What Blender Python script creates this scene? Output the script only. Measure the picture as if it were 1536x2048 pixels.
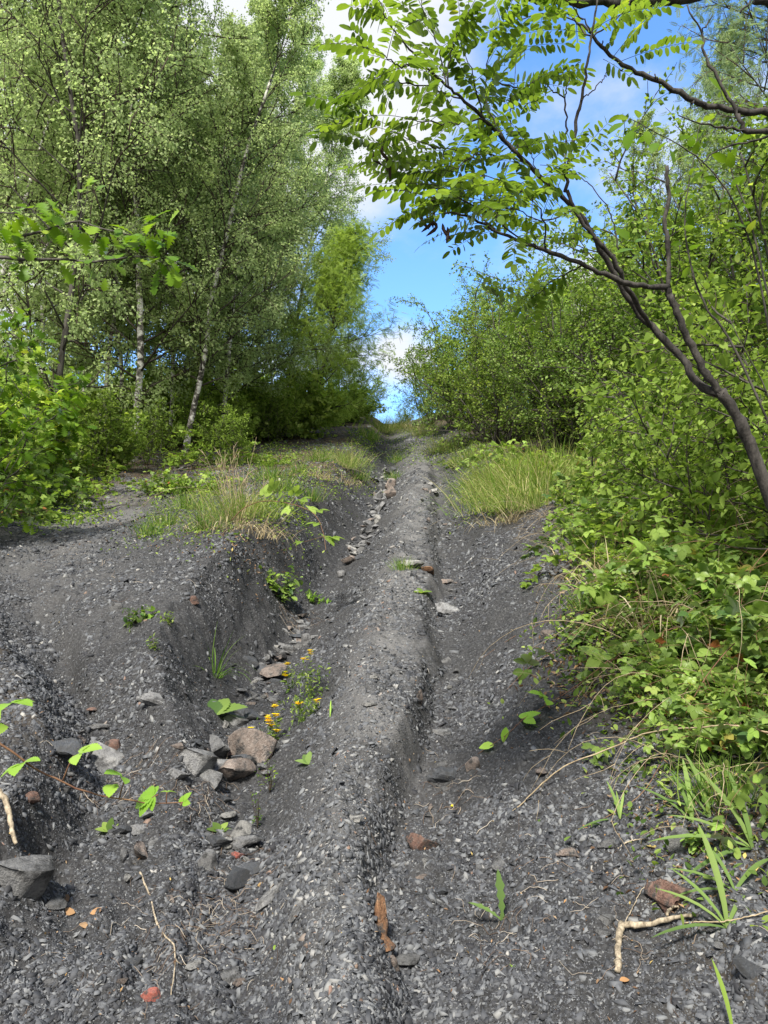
import bpy, math, random
import numpy as np
from mathutils import Vector, Matrix, Euler

random.seed(7)
rng = np.random.default_rng(7)
R = math.radians
SC = bpy.context.scene
for o in list(bpy.data.objects):
    bpy.data.objects.remove(o)

# ------------------------------------------------------------------ camera
EYE = np.array([0.0, 0.0, 1.5])
PITCH = R(8.0)
FPX = 1539.0                                  # focal length in photo pixels (1536 x 2048)
cd = bpy.data.cameras.new('camera')
cd.sensor_fit = 'VERTICAL'
cd.sensor_height = 34.6
cd.lens = 26.0
cd.clip_start = 0.05
cd.clip_end = 2000
cam = bpy.data.objects.new('camera', cd)
cam.location = EYE
cam.rotation_euler = (R(90) + PITCH, 0, 0)
SC.collection.objects.link(cam)
SC.camera = cam

# ------------------------------------------------------------------ sky and sun
SUN_EL, SUN_AZ = R(48), R(-163)               # azimuth measured from +Y towards +X
sun_dir = np.array([math.sin(SUN_AZ) * math.cos(SUN_EL), math.cos(SUN_AZ) * math.cos(SUN_EL), math.sin(SUN_EL)])
W = bpy.data.worlds.new("World")
SC.world = W
W.use_nodes = True
nt = W.node_tree
for n in list(nt.nodes):
    nt.nodes.remove(n)
N = nt.nodes.new
Lk = nt.links.new
out = N('ShaderNodeOutputWorld')
bg = N('ShaderNodeBackground')
bg.inputs[1].default_value = 0.15
sky = N('ShaderNodeTexSky')
sky.sky_type = 'NISHITA'
sky.sun_disc = False
sky.sun_elevation = SUN_EL
sky.sun_rotation = SUN_AZ
sky.air_density = 1.0
sky.dust_density = 0.4
sky.ozone_density = 2.0
tc = N('ShaderNodeTexCoord')
sep = N('ShaderNodeSeparateXYZ')
Lk(tc.outputs['Generated'], sep.inputs[0])


def wm(op, a, b=None, c=None):
    m = N('ShaderNodeMath')
    m.operation = op
    for i, s in enumerate((a, b, c)):
        if s is None:
            continue
        if isinstance(s, (int, float)):
            m.inputs[i].default_value = s
        else:
            Lk(s, m.inputs[i])
    return m.outputs[0]


zz = wm('ADD', wm('MAXIMUM', sep.outputs[2], 0.0), 0.18)
px_ = wm('DIVIDE', sep.outputs[0], zz)
py_ = wm('DIVIDE', sep.outputs[1], zz)
comb = N('ShaderNodeCombineXYZ')
Lk(px_, comb.inputs[0])
Lk(py_, comb.inputs[1])
comb.inputs[2].default_value = 3.7
n1 = N('ShaderNodeTexNoise')
n1.inputs['Scale'].default_value = 1.7
n1.inputs['Detail'].default_value = 9
n1.inputs['Roughness'].default_value = 0.56
n1.inputs['Distortion'].default_value = 0.25
Lk(comb.outputs[0], n1.inputs['Vector'])
# cloud banks ahead sit in known directions; each adds to the noise before thresholding
bank = None
CLOUDS = [(-0.20, 0.72, 0.62, 0.93, 0.30), (-0.02, 0.72, 0.66, 0.97, 0.16), (0.32, 0.86, 0.50, 0.97, 0.07), (0.27, 0.90, 0.375, 0.997, 0.24), (0.03, 0.93, 0.345, 0.9985, 0.13),
          (-0.7, 0.6, 0.35, 0.75, 0.2), (0.0, -1.0, 0.5, 0.1, 0.35), (1.0, -0.2, 0.4, 0.5, 0.3), (-0.8, -0.5, 0.4, 0.5, 0.3)]  # banks behind the camera are unseen, added to whiten the blue skylight
for (x, y, z, c0, amp) in CLOUDS:
    v = Vector((x, y, z)).normalized()
    d = N('ShaderNodeVectorMath')
    d.operation = 'DOT_PRODUCT'
    Lk(tc.outputs['Generated'], d.inputs[0])
    d.inputs[1].default_value = v
    mr = N('ShaderNodeMapRange')
    mr.interpolation_type = 'SMOOTHSTEP'
    mr.inputs[1].default_value = c0
    mr.inputs[2].default_value = 1.0
    mr.inputs[3].default_value = 0
    mr.inputs[4].default_value = amp
    Lk(d.outputs['Value'], mr.inputs[0])
    bank = mr.outputs[0] if bank is None else wm('ADD', bank, mr.outputs[0])
cm = N('ShaderNodeMapRange')
cm.interpolation_type = 'SMOOTHSTEP'
cm.inputs[1].default_value = 0.50
cm.inputs[2].default_value = 0.74
Lk(wm('ADD', n1.outputs['Fac'], bank), cm.inputs[0])
mix = N('ShaderNodeMix')
mix.data_type = 'RGBA'
Lk(cm.outputs[0], mix.inputs['Factor'])
sat = N('ShaderNodeHueSaturation')
sat.inputs['Saturation'].default_value = 1.12
sat.inputs['Value'].default_value = 1.2
Lk(sky.outputs[0], sat.inputs['Color'])
tnt = N('ShaderNodeMix')
tnt.data_type = 'RGBA'
tnt.blend_type = 'MULTIPLY'
tnt.inputs['Factor'].default_value = 1
tnt.inputs['B'].default_value = (.78, .93, 1.08, 1)
Lk(sat.outputs[0], tnt.inputs['A'])
Lk(tnt.outputs['Result'], mix.inputs['A'])
mix.inputs['B'].default_value = (3.0, 3.08, 3.2, 1)
Lk(mix.outputs['Result'], bg.inputs[0])
Lk(bg.outputs[0], out.inputs[0])

sd = bpy.data.lights.new('sun', 'SUN')
sd.energy = 4.4
sd.angle = R(10)
sd.color = (1.0, 0.95, 0.86)
sun = bpy.data.objects.new('sun', sd)
sun.rotation_euler = Vector(sun_dir).to_track_quat('Z', 'Y').to_euler()
sun.location = (-20, -10, 30)
SC.collection.objects.link(sun)

vs = SC.view_settings
vs.view_transform = 'Standard'
vs.look = 'None'
vs.gamma = 1
vs.exposure = 1.1
cy = SC.cycles
cy.max_bounces = 9
cy.diffuse_bounces = 8
cy.transmission_bounces = 8
cy.glossy_bounces = 2
cy.sample_clamp_indirect = 4
cy.use_denoising = True
cy.caustics_reflective = False
cy.caustics_refractive = False


# ------------------------------------------------------------------ picture <-> world
def ray(u, v):
    a, b = (u - 768) / FPX, (1024 - v) / FPX
    c, s = math.cos(PITCH), math.sin(PITCH)
    d = np.array([a, c - b * s, s + b * c])
    return d


def at(u, v, y):
    """world point whose picture position is (u, v) at forward distance y"""
    d = ray(u, v)
    return EYE + d * (y / d[1])


# ------------------------------------------------------------------ noise
def _h(ix, iy, seed):
    n = (ix.astype(np.int64) * 374761393 + iy.astype(np.int64) * 668265263 + seed * 974634777) & 0x7fffffff
    n = ((n ^ (n >> 13)) * 1274126177) & 0x7fffffff
    n = n ^ (n >> 16)
    return (n & 0xffff) / 65535.0


def vnoise(x, y, seed=0):
    ix, iy = np.floor(x), np.floor(y)
    fx, fy = x - ix, y - iy
    fx = fx * fx * (3 - 2 * fx)
    fy = fy * fy * (3 - 2 * fy)
    a, b = _h(ix, iy, seed), _h(ix + 1, iy, seed)
    c, d = _h(ix, iy + 1, seed), _h(ix + 1, iy + 1, seed)
    return (a + (b - a) * fx) * (1 - fy) + (c + (d - c) * fx) * fy - 0.5


# ------------------------------------------------------------------ terrain as a height function
_yy = np.linspace(-60, 400, 9201)
_sl = np.interp(_yy, [-60, -10, 6, 14, 36, 44, 60, 400], [0.0, 0.2, 0.27, 0.318, 0.318, -0.02, -0.08, -0.02])
_S = np.concatenate([[0], np.cumsum((_sl[1:] + _sl[:-1]) * 0.5 * (_yy[1] - _yy[0]))])
_S -= np.interp(0, _yy, _S)


def S(y):
    return np.interp(y, _yy, _S)


def base_hit(u, v, h=0.0):
    d = ray(u, v)
    lo, hi = 0.3, 80.0
    ts = np.geomspace(lo, hi, 4000)
    g = EYE[2] + ts * d[2] / d[1] - S(ts) - h
    k = np.argmax(g < 0) if (g < 0).any() else len(ts) - 1
    y = ts[k]
    return y * d[0] / d[1], y


LINES = {
    'G': [(-260, 2048, -.10), (-150, 1750, -.02), (10, 1600, .02), (60, 1450, .04), (10, 1320, .10), (-100, 1200, .17), (-140, 1090, .3), (-100, 1000, .4), (0, 930, .4)],
    'F': [(170, 2048, -.25), (150, 1750, -.31), (190, 1600, -.33), (185, 1470, -.30), (150, 1370, -.26), (100, 1280, -.15), (50, 1200, .03), (40, 1120, .1), (160, 1040, .16), (260, 970, .25), (330, 925, .3)],
    'F2': [(260, 2048, -.27), (240, 1750, -.31), (255, 1600, -.29), (235, 1470, -.24), (205, 1370, -.14), (165, 1280, -.03), (160, 1200, .09), (190, 1120, .15), (280, 1040, .22), (360, 970, .28), (400, 925, .32)],
    'E': [(330, 2048, -.27), (330, 1750, -.30), (330, 1620, -.27), (325, 1500, -.13), (310, 1400, -.02), (310, 1300, .06), (365, 1180, .24), (460, 1085, .38), (600, 968, .42), (680, 908, .34), (730, 865, .3)],
    'D1': [(410, 2048, -0.295), (425, 1700, -0.344), (450, 1550, -0.385), (470, 1440, -0.410), (538, 1340, -0.495), (608, 1240, -0.495), (690, 1120, -0.476), (731, 1040, -0.438), (764, 960, -0.397), (779, 900, -0.331), (773, 862, -0.113)],
    'D2': [(490, 2048, -0.295), (500, 1700, -0.344), (518, 1550, -0.385), (536, 1440, -0.410), (584, 1340, -0.495), (638, 1240, -0.495), (710, 1120, -0.476), (747, 1040, -0.438), (778, 960, -0.397), (789, 900, -0.331), (784, 862, -0.113)],
    'A': [(660, 2048, .0), (680, 1700, .01), (705, 1500, .03), (728, 1350, .04), (760, 1230, .04), (794, 1100, .04), (822, 1000, .02), (836, 950, .0), (830, 900, .0)],
    'A2': [(712, 2048, -.03), (732, 1700, -.03), (780, 1500, -.025), (822, 1350, -.02), (848, 1230, -.02), (857, 1100, -.02), (855, 1000, -.01), (856, 940, -.02), (845, 900, .0)],
    'B1': [(780, 2048, -.19), (808, 1700, -.22), (850, 1500, -.215), (876, 1350, -.20), (885, 1230, -.21), (884, 1100, -.23), (872, 1000, -.24), (870, 940, -.18), (855, 900, .0)],
    'B2': [(850, 2048, -.19), (880, 1700, -.215), (905, 1500, -.20), (912, 1350, -.18), (908, 1230, -.19), (898, 1100, -.20), (883, 1000, -.20), (880, 940, -.14), (865, 900, .02)],
    'C': [(1180, 2048, -.06), (1150, 1700, -.02), (1120, 1500, .06), (1080, 1350, .10), (1040, 1230, .11), (990, 1100, .12), (950, 1000, .10), (925, 940, .08), (900, 900, .1)],
    'Q': [(1750, 2048, .12), (1600, 1700, .18), (1500, 1500, .28), (1430, 1350, .34), (1330, 1230, .42), (1200, 1050, .5), (1050, 950, .5), (960, 900, .4)],
}
KX, KH = [], []
_ly = np.linspace(math.log(1.0), math.log(60), 240)
for k_ in ['G', 'F', 'F2', 'E', 'D1', 'D2', 'A', 'A2', 'B1', 'B2', 'C', 'Q']:
    pts = []
    for (u, v, h) in LINES[k_]:
        x, y = base_hit(u, v, h)
        pts.append((math.log(y), x, h))
    pts.sort()
    ly = [p[0] for p in pts]
    xs_ = np.interp(_ly, ly, [p[1] for p in pts])
    hs_ = np.interp(_ly, ly, [p[2] for p in pts])
    if k_ in ('A', 'A2', 'B1'):
        wob = vnoise(np.exp(_ly) * 1.1, np.exp(_ly) * 0 + 3.3, 71)
        wob2 = vnoise(np.exp(_ly) * 2.3, np.exp(_ly) * 0 + ord(k_[0]), 72)
        xs_ = xs_ + .07 * wob + .04 * wob2
        hs_ = hs_ + (.09 * wob2 if k_ != 'B1' else 0)
    ker = np.hanning(11)
    ker /= ker.sum()
    xs_ = np.convolve(np.pad(xs_, 5, mode='edge'), ker, 'valid')
    hs_ = np.convolve(np.pad(hs_, 5, mode='edge'), ker, 'valid')
    KX.append(xs_)
    KH.append(hs_)
KX.insert(0, KX[0] - 2.0 - 0.3 * np.exp(_ly))
KH.insert(0, KH[0] * 0 + .55)
KX.append(KX[-1] + 2.0 + 0.3 * np.exp(_ly))
KH.append(KH[-1] * 0 + 1.0)
KX, KH = np.array(KX), np.array(KH)
for i_ in range(1, len(KX)):
    KX[i_] = np.maximum(KX[i_], KX[i_ - 1] + 0.03)


def profile(x, y):
    ly = np.log(np.maximum(y, 1.0))
    f = np.clip((ly - _ly[0]) / (_ly[1] - _ly[0]), 0, len(_ly) - 1.001)
    i = f.astype(int)
    t = f - i
    kx = KX[:, i] * (1 - t) + KX[:, i + 1] * t
    kh = KH[:, i] * (1 - t) + KH[:, i + 1] * t
    h = np.where(x <= kx[0], kh[0], kh[-1])
    for k in range(len(kx) - 1):
        m = (x > kx[k]) & (x <= kx[k + 1])
        s = np.clip((x - kx[k]) / (kx[k + 1] - kx[k]), 0, 1)
        s2 = s * s * (3 - 2 * s)
        lin = (.35, .35, .35, .3, .45, .3, .75, .6, .35, .3, .5, .4, .35, .35)[k]
        s = lin * s + (1 - lin) * s2
        h = np.where(m, kh[k] + (kh[k + 1] - kh[k]) * s, h)
    return h


PIT = base_hit(100, 1690, -.15)


def G(x, y, fine=True):
    x = np.atleast_1d(np.asarray(x, float))
    y = np.atleast_1d(np.asarray(y, float))
    wx = x + 0.12 * vnoise(x * 1.7, y * 1.7, 3) + 0.07 * vnoise(x * 5.1, y * 3.1, 4) + .02 * vnoise(x * 14, y * 9, 14)
    z = S(y) + profile(wx, y)
    z = z + 0.12 * vnoise(x * .6 + 9, y * .6, 1) + 0.07 * vnoise(x * 2.1, y * 2.1, 2) + 0.03 * vnoise(x * 6.3, y * 6.3, 5)
    # slumped, crumbling edges
    z = z + 0.09 * np.abs(vnoise(x * 7 + 3 * vnoise(x * 2, y * 2, 31), y * 4.2, 30))  * np.clip(1 - y / 16, 0, 1)
    z = z - 0.16 * np.exp(-(((x - PIT[0]) / .07) ** 2 + ((y - PIT[1]) / .10) ** 2))
    if fine:
        z = z + 0.028 * vnoise(x * 15, y * 15, 6) + 0.016 * vnoise(x * 34, y * 34, 7) + 0.007 * vnoise(x * 75, y * 75, 8)
        z = z + 0.02 * np.maximum(vnoise(x * 9 + y * 3, y * 9, 12), 0) ** 1
    return z


def gz(x, y):
    return float(G(x, y)[0])


def hit(u, v):
    """point of the ground seen at photo pixel (u, v)"""
    d = ray(u, v)
    ys = np.geomspace(0.9, 70, 1500)
    xs = ys * d[0] / d[1]
    zs = EYE[2] + ys * d[2] / d[1]
    g = zs - G(xs, ys, False)
    b = g < 0
    k = int(np.argmax(b)) if b.any() else len(ys) - 1
    y = ys[k]
    x = xs[k]
    return np.array([x, y, gz(x, y)])


# ------------------------------------------------------------------ object bookkeeping
COL = SC.collection


def tag(o, label=None, cat=None, group=None, kind=None):
    if label: o['label'] = label
    if cat: o['category'] = cat
    if group: o['group'] = group
    if kind: o['kind'] = kind
    return o


def empty(name, loc, rz=0.0, **kw):
    o = bpy.data.objects.new(name, None)
    o.empty_display_size = 0.2
    o.location = loc
    o.rotation_euler = (0, 0, rz)
    COL.objects.link(o)
    return tag(o, **kw)


def copy_tree(o, parent=None):
    c = o.copy()
    COL.objects.link(c)
    c.parent = parent
    for ch in [q for q in o.children]:
        copy_tree(ch, c)
    return c


# ------------------------------------------------------------------ mesh collector
class MB:
    def __init__(self):
        self.v, self.f, self.m, self.t, self.n = [], {3: [], 4: []}, {3: [], 4: []}, [], 0

    def add(self, v, faces, mat=0, tint=0.5):
        """faces: array (m,3) or (m,4) or list of such"""
        v = np.asarray(v, float).reshape(-1, 3)
        if not isinstance(faces, (list, tuple)):
            faces = [faces]
        for f in faces:
            f = np.asarray(f, int)
            if len(f) == 0:
                continue
            k = f.shape[1]
            self.f[k].append(f + self.n)
            self.m[k].append(np.full(len(f), mat, int))
        self.v.append(v)
        self.t.append(np.broadcast_to(np.asarray(tint, float), (len(v),)).copy())
        self.n += len(v)

    def tubes(self, P, Rr, k=5, mat=0, tint=0.5, cap=True):
        """P (n,m,3) polylines, Rr (n,m) radii"""
        P = np.asarray(P, float)
        if P.ndim == 2:
            P = P[None]
        Rr = np.broadcast_to(np.asarray(Rr, float), P.shape[:2])
        n, m, _ = P.shape
        T = np.gradient(P, axis=1)
        T /= np.linalg.norm(T, axis=2, keepdims=True) + 1e-9
        ref = np.where(np.abs(T[:, :1, 2:3]) > 0.9, np.array([1., 0, 0]), np.array([0, 0, 1.]))
        U = np.cross(T, ref)
        U /= np.linalg.norm(U, axis=2, keepdims=True) + 1e-9
        for j in range(1, m):       # keep frames from flipping
            u = U[:, j - 1] - T[:, j] * (U[:, j - 1] * T[:, j]).sum(1, keepdims=True)
            U[:, j] = u / (np.linalg.norm(u, axis=1, keepdims=True) + 1e-9)
        V = np.cross(T, U)
        a = np.arange(k) * 2 * math.pi / k
        ring = U[:, :, None] * np.cos(a)[None, None, :, None] + V[:, :, None] * np.sin(a)[None, None, :, None]
        vv = P[:, :, None] + ring * Rr[:, :, None, None]
        vv = vv.reshape(-1, 3)
        i = np.arange(n)[:, None, None] * m * k
        j = np.arange(m - 1)[None, :, None] * k
        q = np.arange(k)[None, None, :]
        q2 = (q + 1) % k
        f = np.stack([i + j + q, i + j + q2, i + j + k + q2, i + j + k + q], -1).reshape(-1, 4)
        fs = [f]
        if cap:
            e = (np.arange(n) * m * k + (m - 1) * k)[:, None]
            b = (np.arange(n) * m * k)[:, None]
            tri = []
            for c in range(1, k - 1):
                tri.append(np.concatenate([e, e + c, e + c + 1], 1))
                tri.append(np.concatenate([b, b + c + 1, b + c], 1))
            fs.append(np.concatenate(tri))
        if np.ndim(tint) == 1:
            tint = np.repeat(tint, m * k)
        self.add(vv, fs, mat, tint)

    def stamp(self, tmpl, pos, X, Y, Z, scale, mat=0, tint=0.5):
        """copies of a small template at many frames"""
        tv, tf = tmpl
        n = len(pos)
        sc = np.broadcast_to(np.asarray(scale, float), (n,))[:, None, None]
        v = (X[:, None] * tv[None, :, 0:1] + Y[:, None] * tv[None, :, 1:2] + Z[:, None] * tv[None, :, 2:3]) * sc + pos[:, None]
        off = (np.arange(n) * len(tv))[:, None, None]
        fs = [(f[None] + off).reshape(-1, f.shape[1]) for f in tf]
        if np.ndim(tint) == 1:
            tint = np.repeat(tint, len(tv))
        self.add(v, fs, mat, tint)

    def build(self, name, mats, parent=None, smooth=False):
        me = bpy.data.meshes.new(name)
        v = np.concatenate(self.v)
        me.vertices.add(len(v))
        me.vertices.foreach_set('co', v.astype(np.float32).ravel())
        loops, starts, mi, s = [], [], [], 0
        for k in (3, 4):
            if self.f[k]:
                f = np.concatenate(self.f[k])
                loops.append(f.ravel())
                starts.append(s + np.arange(len(f)) * k)
                s += f.size
                mi.append(np.concatenate(self.m[k]))
        loops = np.concatenate(loops)
        starts = np.concatenate(starts)
        mi = np.concatenate(mi)
        me.loops.add(len(loops))
        me.loops.foreach_set('vertex_index', loops.astype(np.int32))
        me.polygons.add(len(starts))
        me.polygons.foreach_set('loop_start', starts.astype(np.int32))
        me.polygons.foreach_set('material_index', mi.astype(np.int32))
        if smooth:
            me.polygons.foreach_set('use_smooth', np.ones(len(starts), bool))
        a = me.attributes.new('tint', 'FLOAT', 'POINT')
        a.data.foreach_set('value', np.concatenate(self.t).astype(np.float32))
        for m in (mats if isinstance(mats, (list, tuple)) else [mats]):
            me.materials.append(m)
        me.update(calc_edges=True)
        o = bpy.data.objects.new(name, me)
        COL.objects.link(o)
        if parent is not None:
            o.parent = parent
        return o


# ------------------------------------------------------------------ materials
def new_mat(name):
    m = bpy.data.materials.new(name)
    m.use_nodes = True
    t = m.node_tree
    for n in list(t.nodes):
        t.nodes.remove(n)
    o = t.nodes.new('ShaderNodeOutputMaterial')
    return m, t, o


def ramp(t, src, stops):
    r = t.nodes.new('ShaderNodeValToRGB')
    e = r.color_ramp.elements
    while len(e) > 1:
        e.remove(e[-1])
    e[0].position, e[0].color = stops[0][0], (*stops[0][1], 1)
    for p, c in stops[1:]:
        q = e.new(p)
        q.color = (*c, 1)
    t.links.new(src, r.inputs[0])
    return r.outputs[0]


def attr(t, name='tint'):
    a = t.nodes.new('ShaderNodeAttribute')
    a.attribute_name = name
    return a.outputs['Fac']


def noise(t, scale, detail=3, rough=.55, vec=None, dist=0):
    n = t.nodes.new('ShaderNodeTexNoise')
    n.inputs['Scale'].default_value = scale
    n.inputs['Detail'].default_value = detail
    n.inputs['Roughness'].default_value = rough
    n.inputs['Distortion'].default_value = dist
    if vec is not None:
        t.links.new(vec, n.inputs['Vector'])
    return n.outputs['Fac']


def mixc(t, fac, a, b, mode='MIX'):
    m = t.nodes.new('ShaderNodeMix')
    m.data_type = 'RGBA'
    m.blend_type = mode
    for s, key in ((fac, 'Factor'), (a, 'A'), (b, 'B')):
        i = [q for q in m.inputs if q.name == key and (q.type == ('VALUE' if key == 'Factor' else 'RGBA'))][0]
        if hasattr(s, 'links'):
            t.links.new(s, i)
        elif key == 'Factor':
            i.default_value = s
        else:
            i.default_value = (*s, 1)
    return [q for q in m.outputs if q.type == 'RGBA'][0]


def obj_rand(t, lo, hi):
    i = t.nodes.new('ShaderNodeObjectInfo')
    m = t.nodes.new('ShaderNodeMapRange')
    m.inputs[3].default_value = lo
    m.inputs[4].default_value = hi
    t.links.new(i.outputs['Random'], m.inputs[0])
    return m.outputs[0]


def leaf_mat(name, stops, trans=(1.5, 1.5, .6), tf=.4, gloss=0.0):
    """two-sided leaf: diffuse plus light let through"""
    m, t, o = new_mat(name)
    col = ramp(t, attr(t), stops)
    hs = t.nodes.new('ShaderNodeHueSaturation')
    t.links.new(obj_rand(t, .85, 1.15), hs.inputs['Value'])
    t.links.new(col, hs.inputs['Color'])
    col = hs.outputs[0]
    d = t.nodes.new('ShaderNodeBsdfDiffuse')
    t.links.new(col, d.inputs[0])
    tr = t.nodes.new('ShaderNodeBsdfTranslucent')
    t.links.new(mixc(t, 1.0, col, trans, 'MULTIPLY'), tr.inputs[0])
    mx = t.nodes.new('ShaderNodeMixShader')
    mx.inputs[0].default_value = tf
    t.links.new(d.outputs[0], mx.inputs[1])
    t.links.new(tr.outputs[0], mx.inputs[2])
    s = mx.outputs[0]
    if gloss:
        g = t.nodes.new('ShaderNodeBsdfGlossy')
        g.inputs['Roughness'].default_value = .38
        g.inputs[0].default_value = (1, 1, 1, 1)
        fr = t.nodes.new('ShaderNodeFresnel')
        fr.inputs[0].default_value = 1.35
        mm = t.nodes.new('ShaderNodeMath')
        mm.operation = 'MULTIPLY'
        mm.inputs[1].default_value = gloss
        t.links.new(fr.outputs[0], mm.inputs[0])
        m2 = t.nodes.new('ShaderNodeMixShader')
        t.links.new(mm.outputs[0], m2.inputs[0])
        t.links.new(s, m2.inputs[1])
        t.links.new(g.outputs[0], m2.inputs[2])
        s = m2.outputs[0]
    t.links.new(s, o.inputs[0])
    return m


def surf_mat(name, color, rough=.9, bump=0.0, bscale=40, spec=.3, vec=None):
    m, t, o = new_mat(name)
    p = t.nodes.new('ShaderNodeBsdfPrincipled')
    c = color(t) if callable(color) else color
    if hasattr(c, 'links'):
        t.links.new(c, p.inputs['Base Color'])
    else:
        p.inputs['Base Color'].default_value = (*c, 1)
    p.inputs['Roughness'].default_value = rough
    p.inputs['Specular IOR Level'].default_value = spec
    if bump:
        b = t.nodes.new('ShaderNodeBump')
        b.inputs['Strength'].default_value = 1
        b.inputs['Distance'].default_value = bump
        v = None
        tcn = t.nodes.new('ShaderNodeTexCoord')
        v = tcn.outputs['Object']
        t.links.new(noise(t, bscale, 6, .65, v), b.inputs['Height'])
        t.links.new(b.outputs[0], p.inputs['Normal'])
    t.links.new(p.outputs[0], o.inputs[0])
    return m


def c_ground(t):
    g = t.nodes.new('ShaderNodeNewGeometry').outputs['Position']
    big = noise(t, 1.3, 4, .6, g)
    med = noise(t, 9, 8, .75, g)
    vor = t.nodes.new('ShaderNodeTexVoronoi')
    vor.inputs['Scale'].default_value = 95
    t.links.new(g, vor.inputs['Vector'])
    chip = ramp(t, vor.outputs['Color'], [(0.0, (.014, .014, .016)), (.45, (.040, .041, .044)), (.8, (.09, .092, .096)), (1, (.22, .22, .22))])
    soil = ramp(t, med, [(.3, (.010, .0095, .009)), (.6, (.028, .027, .026)), (.8, (.058, .056, .053))])
    c = mixc(t, .55, chip, soil)
    # 'dry' paints the compacted paler crown of the ridge and the worn path: their own, drier material
    pale = ramp(t, noise(t, 60, 4, .7, g), [(.3, (.11, .108, .105)), (.7, (.23, .225, .22))])
    c = mixc(t, attr(t, 'dry'), c, pale)
    # leaf litter and humus under the trees
    hum = ramp(t, noise(t, 9, 5, .7, g), [(.3, (.030, .022, .014)), (.55, (.075, .055, .032)), (.75, (.12, .10, .05))])
    c = mixc(t, attr(t, 'litter'), c, hum)
    return c


M = {}
M['ground'] = surf_mat('shale_ground', c_ground, .93, .007, 90, .25)


def c_chip(t):
    return ramp(t, attr(t), [(0, (.018, .018, .021)), (.25, (.040, .042, .047)), (.5, (.080, .084, .092)), (.72, (.14, .145, .15)), (.84, (.19, .19, .185)), (.90, (.24, .235, .225)), (.93, (.15, .11, .085)), (.97, (.19, .12, .095)), (1, (.28, .27, .25))])


M['chip'] = surf_mat('shale_chip', c_chip, .78, 0, 40, .4)


def c_rock(a, b, c):
    def f(t):
        v = t.nodes.new('ShaderNodeTexCoord').outputs['Object']
        n = noise(t, 7, 6, .68, v, .6)
        n2 = noise(t, 45, 4, .7, v)
        x = ramp(t, n, [(.3, a), (.52, b), (.72, c)])
        dust = ramp(t, noise(t, 3.2, 5, .7, v), [(.46, (0, 0, 0)), (.62, (1, 1, 1))])
        x = mixc(t, dust, x, (.05, .05, .05))
        x = mixc(t, .5, x, ramp(t, n2, [(.3, (.55, .55, .55)), (.7, (1.4, 1.4, 1.4))]), 'MULTIPLY')
        hs = t.nodes.new('ShaderNodeHueSaturation')
        t.links.new(obj_rand(t, .75, 1.25), hs.inputs['Value'])
        t.links.new(x, hs.inputs['Color'])
        return hs.outputs[0]
    return f


M['rock_grey'] = surf_mat('grey_stone', c_rock((.10, .10, .105), (.19, .19, .19), (.28, .275, .265)), .85, .012, 26, .3)
M['rock_dark'] = surf_mat('dark_slate', c_rock((.03, .032, .037), (.065, .07, .078), (.12, .12, .125)), .7, .010, 26, .4)
M['rock_tan'] = surf_mat('tan_stone', c_rock((.12, .09, .075), (.23, .19, .165), (.31, .27, .24)), .88, .012, 26, .25)
M['rock_pale'] = surf_mat('pale_stone', c_rock((.17, .165, .155), (.27, .265, .25), (.38, .37, .345)), .88, .010, 26, .25)
M['rock_rust'] = surf_mat('rusty_stone', c_rock((.10, .06, .05), (.19, .115, .09), (.25, .19, .155)), .9, .012, 26, .2)
M['rock_orange'] = surf_mat('ochre_stone', c_rock((.10, .05, .03), (.24, .13, .07), (.33, .22, .14)), .9, .008, 12, .2)
M['rock_red'] = surf_mat('red_stone', c_rock((.15, .04, .03), (.26, .08, .06), (.36, .16, .12)), .85, .004, 20, .3)


def c_birch(t):
    v = t.nodes.new('ShaderNodeTexCoord').outputs['Object']
    mp = t.nodes.new('ShaderNodeMapping')
    mp.inputs['Scale'].default_value = (2.2, 2.2, 3.2)
    t.links.new(v, mp.inputs[0])
    a = noise(t, 2.0, 5, .65, mp.outputs[0], .4)
    mp2 = t.nodes.new('ShaderNodeMapping')
    mp2.inputs['Scale'].default_value = (5, 5, 17)
    t.links.new(v, mp2.inputs[0])
    b = noise(t, 1.6, 3, .6, mp2.outputs[0])
    c = ramp(t, a, [(.40, (.045, .04, .036)), (.48, (.22, .20, .18)), (.54, (.68, .66, .62)), (.8, (.82, .80, .76))])
    d = ramp(t, b, [(.34, (.35, .32, .3)), (.42, (1, 1, 1))])
    c = mixc(t, .8, c, d, 'MULTIPLY')
    # dark thin limbs (tint 0) against the white bole (tint 1)
    return mixc(t, attr(t), (.055, .045, .038), c)


M['birch_bark'] = surf_mat('birch_bark', c_birch, .8, .004, 30, .3)


def c_bark(a, b, sx=1, sz=.25, sc=24):
    def f(t):
        v = t.nodes.new('ShaderNodeTexCoord').outputs['Object']
        mp = t.nodes.new('ShaderNodeMapping')
        mp.inputs['Scale'].default_value = (sx, sx, sz)
        t.links.new(v, mp.inputs[0])
        return ramp(t, noise(t, sc, 6, .7, mp.outputs[0], .3), [(.35, a), (.65, b)])
    return f


M['bark'] = surf_mat('brown_bark', c_bark((.03, .027, .023), (.10, .092, .08)), .9, .004, 40, .2)
M['bark_robinia'] = surf_mat('robinia_bark', c_bark((.012, .011, .010), (.075, .068, .060), 1, .22, 42), .85, .004, 60, .25)
M['twig'] = surf_mat('dark_twig', (.05, .036, .026), .85)
M['wood_pale'] = surf_mat('weathered_wood', c_bark((.10, .08, .055), (.44, .37, .27), 1, .3, 60), .85, .003, 80, .2)
M['dead_stem'] = surf_mat('dry_stem', c_bark((.20, .15, .09), (.42, .34, .22), 1, 1, 30), .85)
M['cane'] = surf_mat('bramble_cane', c_bark((.09, .035, .025), (.20, .12, .06), 1, 1, 9), .7)
M['root'] = surf_mat('root_fibre', (.10, .07, .05), .9)

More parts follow.
